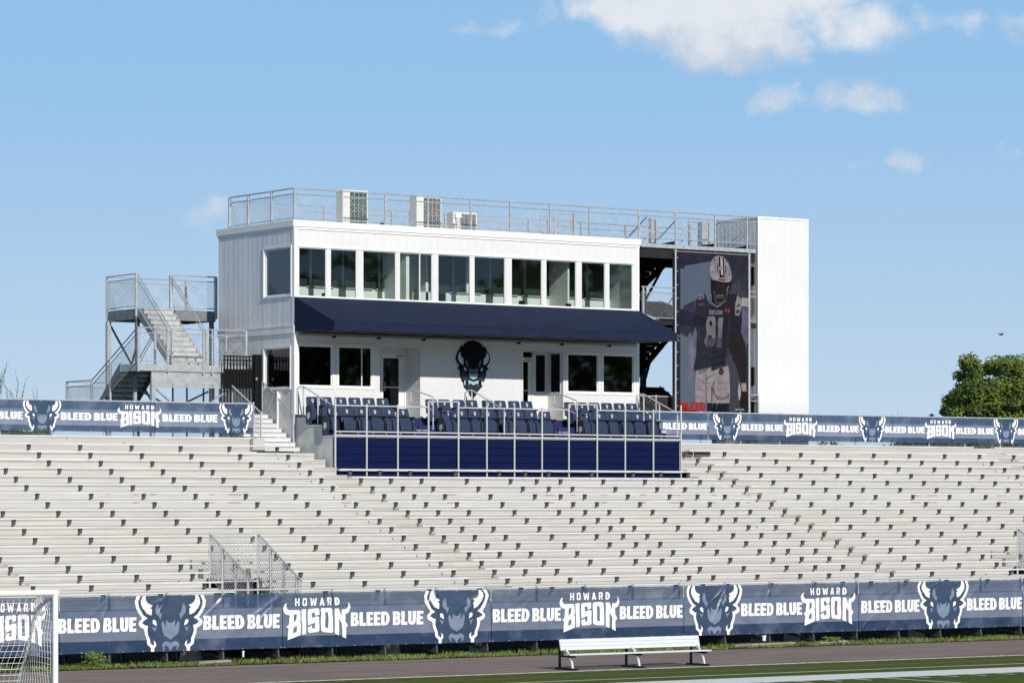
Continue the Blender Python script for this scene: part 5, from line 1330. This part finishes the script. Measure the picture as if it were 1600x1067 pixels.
pshape('trouser_creases', [[(350, 640), (430, 700), (432, 708), (350, 652)], [(345, 760), (430, 780), (430, 787), (345, 770)], [(340, 850), (432, 860), (432, 866), (340, 860)], [(580, 700), (690, 690), (690, 696), (580, 708)], [(570, 760), (690, 762), (690, 768), (570, 768)], [(560, 880), (700, 870), (700, 878), (560, 890)], [(460, 700), (500, 690), (500, 698), (460, 710)]], (150, 136, 142), .8, 3.7, base=B2)
pshape('pale_thigh', [[(590, 650), (660, 640), (690, 720), (685, 800), (640, 840), (590, 830), (565, 760)]], (214, 202, 204), .6, 3.5, base=B2)
# helmet and face mask
hm = [(575, 160), (620, 150), (680, 160), (735, 220), (765, 300), (782, 390), (775, 440), (745, 466), (690, 466), (610, 450), (545, 430), (530, 400), (518, 300), (540, 210)]
pshape('face_shadow', [[(530, 400), (775, 440), (770, 540), (740, 640), (690, 715), (620, 730), (560, 690), (535, 580)]], (24, 22, 32), .97, 3)
pshape('helmet', [hm], (186, 172, 182), .98, 4)
pshape('helmet_stripe', [[(625, 165), (642, 165), (655, 415), (636, 410)], [(672, 165), (688, 175), (694, 415), (680, 415)], [(652, 378), (672, 380), (674, 415), (656, 412)]], (24, 22, 30), .98, 4.4)
pshape('helmet_highlight', [[(644, 170), (670, 170), (678, 375), (656, 375)], ell(648, 300, 16, 22)], (226, 218, 226), .98, 4.6)
pshape('helmet_seam', [[(612, 240), (620, 240), (618, 370), (608, 330)], [(705, 250), (712, 270), (714, 340), (704, 370)], [(540, 330), (570, 345), (568, 352), (540, 340)], ell(577, 190, 9, 12), ell(720, 215, 8, 14), ell(753, 372, 8, 12)], (60, 54, 64), .98, 4.8)
pshape('helmet_badge', [[(622, 425), (700, 432), (700, 450), (622, 442)]], (120, 40, 40), .98, 4.8)
pshape('face', [[(600, 480), (700, 485), (700, 600), (660, 640), (610, 630), (590, 560)]], (46, 38, 42), .95, 3.3)
pshape('face_mask', [[(560, 560), (575, 560), (590, 640), (700, 645), (740, 560), (750, 565), (715, 665), (580, 660)], [(570, 630), (580, 628), (600, 700), (670, 700), (700, 640), (710, 645), (680, 716), (590, 716)]], (96, 88, 100), .98, 4.2)
pshape('mouth_guard', [[(598, 618), (690, 620), (684, 634), (606, 632)]], (150, 140, 146), .98, 4.4)
pshape('mask_glint', [[(740, 500), (748, 520), (722, 585), (712, 575)], [(452, 570), (462, 565), (520, 690), (600, 745), (715, 680), (720, 688), (605, 772), (505, 705)]], (138, 130, 142), .9, 4.4)
pshape('shoulder_patch', [ell(405, 640, 52, 30)], (150, 146, 160), .8, 4)
pshape('patch_mark', [ell(385, 640, 12, 14), ell(425, 645, 12, 16)], (70, 66, 84), .9, 4.3)
pshape('sleeve_stripe', [[(850, 615), (900, 670), (905, 740), (870, 865), (820, 860), (822, 730)]], (168, 160, 168), .95, 3.5)
pshape('sleeve_mark', [[(842, 740), (880, 720), (884, 740), (848, 765)], [(836, 800), (876, 790), (874, 830), (838, 835)], [(830, 930), (885, 915), (860, 940), (832, 948)]], (52, 50, 66), .95, 3.8)
pshape('number', [([(505, 870), (575, 870), (590, 905), (590, 1170), (560, 1235), (480, 1235), (455, 1180), (462, 1140), (480, 1120), (480, 1040), (470, 980), (482, 910)], [ell(532, 955, 18, 34), ell(522, 1120, 24, 30)]), [(625, 890), (680, 885), (668, 1020), (662, 1240), (590, 1245), (612, 1160), (618, 1020), (610, 960)]], (150, 142, 152), .9, 4)
pshape('number_shading', [[(480, 1130), (590, 1130), (590, 1185), (560, 1235), (480, 1235)], [(600, 1120), (664, 1120), (662, 1240), (590, 1245)]], (92, 86, 104), .45, 4.3)
pshape('shirt_mark', [[(697, 775), (718, 778), (718, 818), (697, 815)], [(730, 785), (762, 788), (762, 825), (730, 822)]], (190, 60, 70), .9, 4)
pshape('arm_mark', [[(385, 718), (455, 715), (455, 738), (385, 740)]], (150, 80, 86), .8, 4)
def ptext(txt, px0, px1, py0, py1, c, name, lay=5, gap=.06):
    m = pm('poster_' + name, c, .98)
    a, b = XA(px0, YPO), XA(px1, YPO); z0_, z1_ = ZA((px0 + px1) / 2, py1, YPO), ZA((px0 + px1) / 2, py0, YPO)
    shape_mesh(word(txt, gap=gap), lambda u, v: Vector((a + (b - a) * u, YPO - .012 - .004 * lay, z0_ + (z1_ - z0_) * v)), name, m, po)
ptext('BLEED', 1061.5, 1101.5, 628.5, 641.5, (225, 50, 48), 'red_lettering')
ptext('BLUE', 1104, 1139, 629.5, 642.5, (26, 26, 40), 'dark_lettering')
ptext('BISON', 1107, 1128, 484.5, 491.5, (150, 146, 156), 'jersey_lettering')
ptext('HOWARD', 1148, 1162, 638.5, 641.2, (220, 220, 225), 'small_lettering')
MB().bar((q0 - .03, YPO + .03, 6.9), (q0 - .03, YPO + .03, qz1 + .02), .028).bar((q1 + .05, YPO + .03, 6.9), (q1 + .05, YPO + .03, qz1 + .02), .028).bar((q0, YPO + .03, qz1), (q1, YPO + .03, qz1), .015).build('frame_pipe', WHPIPE, po)
mb = MB()
for k in range(12):
    z_ = qz0 + (qz1 - qz0) * (k + .5) / 12; mb.bar((q0 - .03, YPO - .005, z_), (q0 + .05, YPO - .012, z_ + .01), .01, 6); mb.bar((q1 + .05, YPO - .005, z_), (q1 - .03, YPO - .012, z_ + .01), .01, 6)
mb.build('tie', WHPIPE, po)

# ------------------------------------------------------------------ bench
bn = thing('team_bench', 'long white aluminium bench with a backrest at the edge of the track', 'bench', (50.4, 66.9, 0))
bx0, bx1 = 48.42, 52.58
BM = mat('white_bench_aluminium', (.74, .75, .77), .34, metal=.25, var=.05, vscale=2, stretch=(.5, 3, 3))
mb = MB()
for k in range(3):      # three ribs of the backrest plank
    f0, f1 = k / 3 + .01, (k + 1) / 3 - .01
    ya, za_ = 67.03 + .07 * f0, .49 + .275 * f0; yb, zb_ = 67.03 + .07 * f1, .49 + .275 * f1
    mb.hexa([(bx0 - .12, ya, za_), (bx1 + .12, ya, za_), (bx1 + .12, ya + .03, za_ - .015), (bx0 - .12, ya + .03, za_ - .015), (bx0 - .12, yb, zb_), (bx1 + .12, yb, zb_), (bx1 + .12, yb + .03, zb_ - .015), (bx0 - .12, yb + .03, zb_ - .015)])
mb.build('backrest', BM, bn)
MB().box(bx0 - .14, bx1 + .18, 66.62, 66.74, .375, .41).box(bx0 - .14, bx1 + .18, 66.748, 66.87, .375, .41).build('seat', BM, bn)
for x in (bx0, (bx0 + bx1) / 2, bx1):
    MB().sbar((x, 66.50, .03), (x, 67.42, .03), .06, .05).build('foot', DARK, bn)
    MB().sbar((x, 67.25, .05), (x, 67.25, .74), .05).build('rear_leg', DARK, bn)
    MB().sbar((x, 66.70, .05), (x, 66.80, .36), .05).sbar((x, 66.88, .41), (x, 67.02, .52), .05).build('front_leg', BM, bn)
    MB().sbar((x, 66.60, .345), (x, 67.25, .345), .05, .05).build('seat_bearer', DARK, bn)
    MB().sbar((x, 67.10, .50), (x, 67.17, .74), .05, .04).sbar((x, 67.15, .72), (x, 67.30, .74), .05, .04).build('back_bearer', DARK, bn)

# ------------------------------------------------------------------ goal
YGo = 57.0; gxr = XA(86.5, YGo)
gl = thing('soccer_goal', 'white soccer goal with a net in the lower left corner', 'goal', (gxr, YGo, 0))
gxl = gxr - 7.4
for x in (gxl, gxr): MB().bar((x, YGo, 0), (x, YGo, 2.44), .055, 16).build('post', GOALM, gl, smooth=False)
zc_ = 2.455
MB().bar((gxl - .05, YGo, zc_), (gxr + .05, YGo, zc_), .058, 16).build('crossbar', GOALM, gl)
YT, YBt = YGo + .75, YGo + 2.0; zt2 = 2.36
for x in (gxl, gxr): MB().path([(x, YGo + .05, zc_ - .02), (x, YGo + .4, zc_ - .02), (x, YT, zt2)], .02).path([(x, YT, zt2), (x, YGo + .9, 1.8), (x, YBt, .05)], .02).path([(x, YGo, .05), (x, YBt, .05)], .03).path([(x, YGo, 1.75), (x, YGo + .45, 2.2), (x, YT - .05, zt2)], .012).build('side_frame', GOALM, gl)
MB().bar((gxl, YT, zt2), (gxr, YT, zt2), .022, 10).build('rear_top_bar', GOALM, gl)
MB().bar((gxl, YBt, .05), (gxr, YBt, .05), .03, 10).build('ground_bar', GOALM, gl)
mb = MB()
def ny(t): return YT + (YBt - YT) * t + .22 * math.sin(math.pi * t) * -.6
nX = int(7.4 / .115)
prof = [(ny(k / 20), zt2 * (1 - k / 20)) for k in range(21)]
jit = lambda x, z: .03 * math.sin(x * 5 + z * 4)
def npt(x, k):
    y, z = prof[k]; return (x + .03 * math.sin(z * 6 + x * 3) + (.10 * math.sin(math.pi * k / 20) * -1 if x > gxr - .5 else 0) * 0, y + jit(x, z), z)
for i in range(nX + 1):
    x = gxl + 7.4 * i / nX
    for k in range(20): mb.bar(npt(x, k), npt(x, k + 1), .0042, 3)
for k in range(21):
    for i in range(nX): mb.bar(npt(gxl + 7.4 * i / nX, k), npt(gxl + 7.4 * (i + 1) / nX, k), .0042, 3)
for i in range(nX + 1):
    x = gxl + 7.4 * i / nX; mb.bar((x, YGo, zc_ - .06), (x, YT, zt2), .002, 3)
for k in range(1, 6): y = YGo + (YT - YGo) * k / 6; mb.bar((gxl, y, zc_ - .05), (gxr, y, zc_ - .05), .002, 3)
mb.build('back_net', NETM, gl)
mb = MB()
for xs in (gxr,):
    def sp_(a, k):
        z = zt2 * (1 - k / 20); yb_ = prof[k][0]; y = YGo + .03 + (yb_ - YGo) * a
        return (xs - .12 * math.sin(math.pi * a) * math.sin(math.pi * min(1, k / 14)) - .02, y + .02 * math.sin(z * 9), z + .05 * math.sin(math.pi * a))
    nn = 14
    for i in range(nn + 1):
        for k in range(20): mb.bar(sp_(i / nn, k), sp_(i / nn, k + 1), .0042, 3)
    for k in range(21):
        for i in range(nn): mb.bar(sp_(i / nn, k), sp_((i + 1) / nn, k), .0042, 3)
mb.build('side_net', NETM, gl)

# ------------------------------------------------------------------ trees and plants
def leaf_tree(name, lab, cx, cy, z0, z1, rx, ry, n, seed, lsize=.15, leafm=LEAF, clumps=46, low=0.0, cat='tree', group=None):
    rg = random.Random(seed); t = thing(name, lab, cat, (cx, cy, 0), group)
    H = z1 - z0; zc = z0 + H * .48
    tr = MB(); tr.bar((cx, cy, 0), (cx + .1, cy, z0 + H * .25), .28, 10, .18)
    cl = []
    for _ in range(clumps):
        for _t in range(30):
            a = rg.uniform(-1, 1), rg.uniform(-1, 1), rg.uniform(-1, 1)
            l = math.sqrt(sum(q * q for q in a))
            if .35 < l < 1: break
        k = 1 + .12 * math.sin(a[0] * 7 + seed) + .1 * math.sin(a[2] * 9)
        c = Vector((cx + a[0] * rx * k, cy + a[1] * ry * k, zc + a[2] * H * .5 * (k if a[2] > 0 else 1)))
        r = rg.uniform(.12, .27) * rx; cl.append((c, r))
        tr.bar((cx + .1, cy, z0 + H * .25), c, .06, 5, .015)
    tr.build('trunk', BARK, t)
    mb = MB()
    for i in range(n):
        c, r = cl[rg.randrange(len(cl))]
        d = Vector((rg.gauss(0, 1), rg.gauss(0, 1), rg.gauss(0, 1))).normalized()
        rr_ = r * (rg.random() ** .45) * 1.05
        if rg.random() < .05: rr_ *= 1.3
        p = c + Vector((d.x * rr_, d.y * rr_, d.z * rr_ * .8))
        nv = (d + Vector((rg.uniform(-.8, .8), rg.uniform(-.8, .8), rg.uniform(-.3, 1.0)))).normalized()
        a = nv.orthogonal().normalized(); b = nv.cross(a); an = rg.uniform(0, 6.28); a, b = a * math.cos(an) + b * math.sin(an), b * math.cos(an) - a * math.sin(an)
        s = lsize * rg.uniform(.6, 1.25); i0 = len(mb.v)
        mb.v += [tuple(p - a * s), tuple(p + b * s * .5), tuple(p + a * s), tuple(p - b * s * .5)]; mb.f.append((i0, i0 + 1, i0 + 2, i0 + 3))
    mb.build('crown', leafm, t, recalc=False)
    return t
YTR = 118
def tx(p, y=YTR): return XA(p, y)
tz = lambda py, p=1540: ZA(p, py, YTR)
leaf_tree('broadleaf_tree', 'dense green tree above the right fence, left one of two touching crowns', tx(1564), YTR, tz(735), tz(556), (tx(1632) - tx(1494)) / 2 * .90, 2.6, 64000, 4, .10, clumps=170)
leaf_tree('broadleaf_tree', 'dense green tree cut by the right edge of the picture', tx(1665), YTR + 1.5, tz(735), tz(562), (tx(1735) - tx(1600)) / 2 * .95, 2.6, 30000, 5, .10, clumps=100)
for (px_, py_, rx_, n_, lab, sd_) in ((1455, 647, .45, 900, 'small bush tip above the fence just left of the big tree', 8), (1430, 650, .2, 200, 'tiny sprig above the fence left of the big tree', 9)):
    y = 112; x = XA(px_, y); z = ZA(px_, py_, y); leaf_tree('shrub', lab, x, y, z - 1.2, z + .15, rx_, rx_, n_, sd_, .07, LEAFB, clumps=14, cat='shrub')
def shrub_row(name, px0, px1, y, ztop, n, seed, lab):
    rg = random.Random(seed); x0, x1 = XA(px0, y), XA(px1, y); mb = MB()
    for i in range(n):
        x = rg.uniform(x0, x1); zt_ = ztop + .25 * math.sin(x * 2.1) * math.sin(x * .7 + seed) - .15
        z = zt_ - abs(rg.gauss(0, .35)); yy = y + rg.uniform(-.5, .5)
        a = Vector((rg.gauss(0, 1), rg.gauss(0, 1), rg.gauss(0, 1))).normalized(); b = a.orthogonal().normalized(); s = rg.uniform(.05, .13); p = Vector((x, yy, z)); i0 = len(mb.v)
        mb.v += [tuple(p - a * s), tuple(p + b * s * .5), tuple(p + a * s), tuple(p - b * s * .5)]; mb.f.append((i0, i0 + 1, i0 + 2, i0 + 3))
    o = mb.build(name, LEAFB, recalc=False); tag(o, lab, 'undergrowth', kind='stuff'); return o
shrub_row('undergrowth', 1370, 1640, 96, 6.62, 9000, 2, 'dark green undergrowth showing below the right fence banner')
shrub_row('undergrowth', -60, 70, 96, 6.55, 4000, 4, 'dark green undergrowth showing below the left fence banner')
shrub_row('undergrowth', 1290, 1320, 96, 6.35, 500, 7, 'small patch of undergrowth below the fence right of the white tower')
def sprigs(name, lab, px_, py_top, sc, n, seed, spread=.25, y=97.0):
    rg = random.Random(seed); x0 = XA(px_, y); zt_ = ZA(px_, py_top, y); t = thing(name, lab, 'plant', (x0, y, 0), 'wispy branches above the left fence')
    st_ = MB(); lf_ = MB()
    for k in range(n):
        a = rg.uniform(-spread, spread); p = Vector((x0 + rg.uniform(-.15, .15), y + rg.uniform(-.1, .1), zt_ - 1.6 - rg.random() * .3)); top = zt_ - rg.random() * .45 * (k > 0)
        q = p; nst = 12
        for s in range(nst):
            f = (s + 1) / nst; nq = Vector((x0 + a * f * f * 1.6 + .03 * math.sin(s + k), p.y, p.z + (top - p.z) * f)); st_.bar(q, nq, .018 * (1.1 - f), 5, .018 * (1.1 - f - 1 / nst))
            for _ in range(5):
                b = q + (nq - q) * rg.random(); an = rg.uniform(0, 6.28); L_ = rg.uniform(.05, .15) * (1.15 - f) * sc
                lf_.bar(b, b + Vector((math.cos(an) * L_, math.sin(an) * L_ * .6, L_ * rg.uniform(.3, 1.2))), .005, 3)
            q = nq
    st_.build('stem', BARK if seed % 2 else TWIG, t); lf_.build('needles', TWIG, t)
sprigs('conifer_tip', 'leaning feathery conifer branch above the left fence', 30, 578, 1.3, 3, 11, .45)
sprigs('conifer_tip', 'short feathery conifer tip left of the leaning branch above the left fence', 14, 592, 1.1, 3, 13, .2)
sprigs('conifer_tip', 'conifer twigs cut by the left edge of the picture', -4, 560, 1.3, 5, 15, .3)
sprigs('wispy_shoots', 'thin upright shoots beside the conifer tips above the left fence', 58, 594, .3, 4, 12, .16)
sprigs('wispy_shoots', 'thin pale shoots above the fence between the white tower and the tree', 1408, 632, .3, 3, 14, .2, 108)
# green tree glimpsed through the stair tower
leaf_tree('shrub', 'pale green foliage glimpsed between the deck and the poster', XA(1052, 104), 104, ZA(1052, 690, 104), ZA(1052, 612, 104), .8, .6, 1500, 21, .08, LEAFB, clumps=14, cat='shrub')
# far wood on the other side of the field: it is what the window panes mirror
rg = random.Random(77); mb = MB()
for k in range(26):
    cx, cy = 20 + k * 9.5 + rg.uniform(-3, 3), -75 + rg.uniform(-14, 10); h = rg.uniform(24, 36); w = rg.uniform(5, 8)
    mb.bar((cx, cy, 0), (cx, cy, h * .5), .4, 8, .2)
    for i in range(700):
        d = Vector((rg.gauss(0, 1), rg.gauss(0, 1), rg.gauss(0, 1))).normalized() * rg.random() ** .35
        p = Vector((cx + d.x * w, cy + d.y * w, h * .58 + d.z * h * .42)); a = Vector((rg.gauss(0, 1), rg.gauss(0, 1), rg.gauss(0, 1))).normalized(); b = a.orthogonal().normalized(); s_ = rg.uniform(.5, 1.1); i0 = len(mb.v)
        mb.v += [tuple(p - a * s_), tuple(p + b * s_ * .7), tuple(p + a * s_), tuple(p - b * s_ * .7)]; mb.f.append((i0, i0 + 1, i0 + 2, i0 + 3))
tag(mb.build('far_wood', LEAF, recalc=False), 'dark wood across the field mirrored in the press box windows', 'trees', kind='stuff')
# weeds on the grass strip
rg = random.Random(5)
for i, (px_, h, lab) in enumerate(((145, .42, 'leafy weed clump nearest the goal'), (152, .30, 'low weed clump right beside the leafy one by the goal'), (1300, .22, 'small weed tuft below the right banners'))):
    x = XA(px_, 74.5); mb = MB()
    for k in range(220):
        a = rg.uniform(0, 6.28); r_ = rg.random() * .35; z = rg.random() * h; p = Vector((x + math.cos(a) * r_, 74.5 + math.sin(a) * r_ * .6, z)); d = Vector((rg.gauss(0, 1), rg.gauss(0, 1), rg.gauss(0, .6))).normalized(); b = d.orthogonal().normalized(); s = rg.uniform(.02, .05); i0 = len(mb.v)
        mb.v += [tuple(p - d * s), tuple(p + b * s * .5), tuple(p + d * s), tuple(p - b * s * .5)]; mb.f.append((i0, i0 + 1, i0 + 2, i0 + 3))
    for k in range(8): mb.bar((x, 74.5, 0), (x + rg.uniform(-.25, .25), 74.5 + rg.uniform(-.1, .1), h * rg.uniform(.7, 1)), .005, 4)
    tag(mb.build('weed', GRASSM, recalc=False), lab, 'weed')
# bird
mb = MB(); bp = P(1564, 523, 190)
mb.prism([(bp.x - .18, bp.z), (bp.x - .03, bp.z + .05), (bp.x + .10, bp.z + .05), (bp.x + .18, bp.z + .01), (bp.x + .1, bp.z - .05), (bp.x - .1, bp.z - .04)], 1, bp.y - .06, bp.y + .06)
mb.hexa([(bp.x - .1, bp.y - .30, bp.z + .10), (bp.x + .08, bp.y - .30, bp.z + .10), (bp.x + .1, bp.y, bp.z + .03), (bp.x - .12, bp.y, bp.z + .03), (bp.x - .1, bp.y - .30, bp.z + .115), (bp.x + .08, bp.y - .30, bp.z + .115), (bp.x + .1, bp.y, bp.z + .05), (bp.x - .12, bp.y, bp.z + .05)])
mb.hexa([(bp.x - .12, bp.y, bp.z + .03), (bp.x + .1, bp.y, bp.z + .03), (bp.x + .08, bp.y + .30, bp.z + .10), (bp.x - .1, bp.y + .30, bp.z + .10), (bp.x - .12, bp.y, bp.z + .05), (bp.x + .1, bp.y, bp.z + .05), (bp.x + .08, bp.y + .30, bp.z + .115), (bp.x - .1, bp.y + .30, bp.z + .115)])
tag(mb.build('bird', mat('dark_bird', (.03, .03, .03), .8)), 'tiny dark bird in the sky left above the big tree', 'bird')
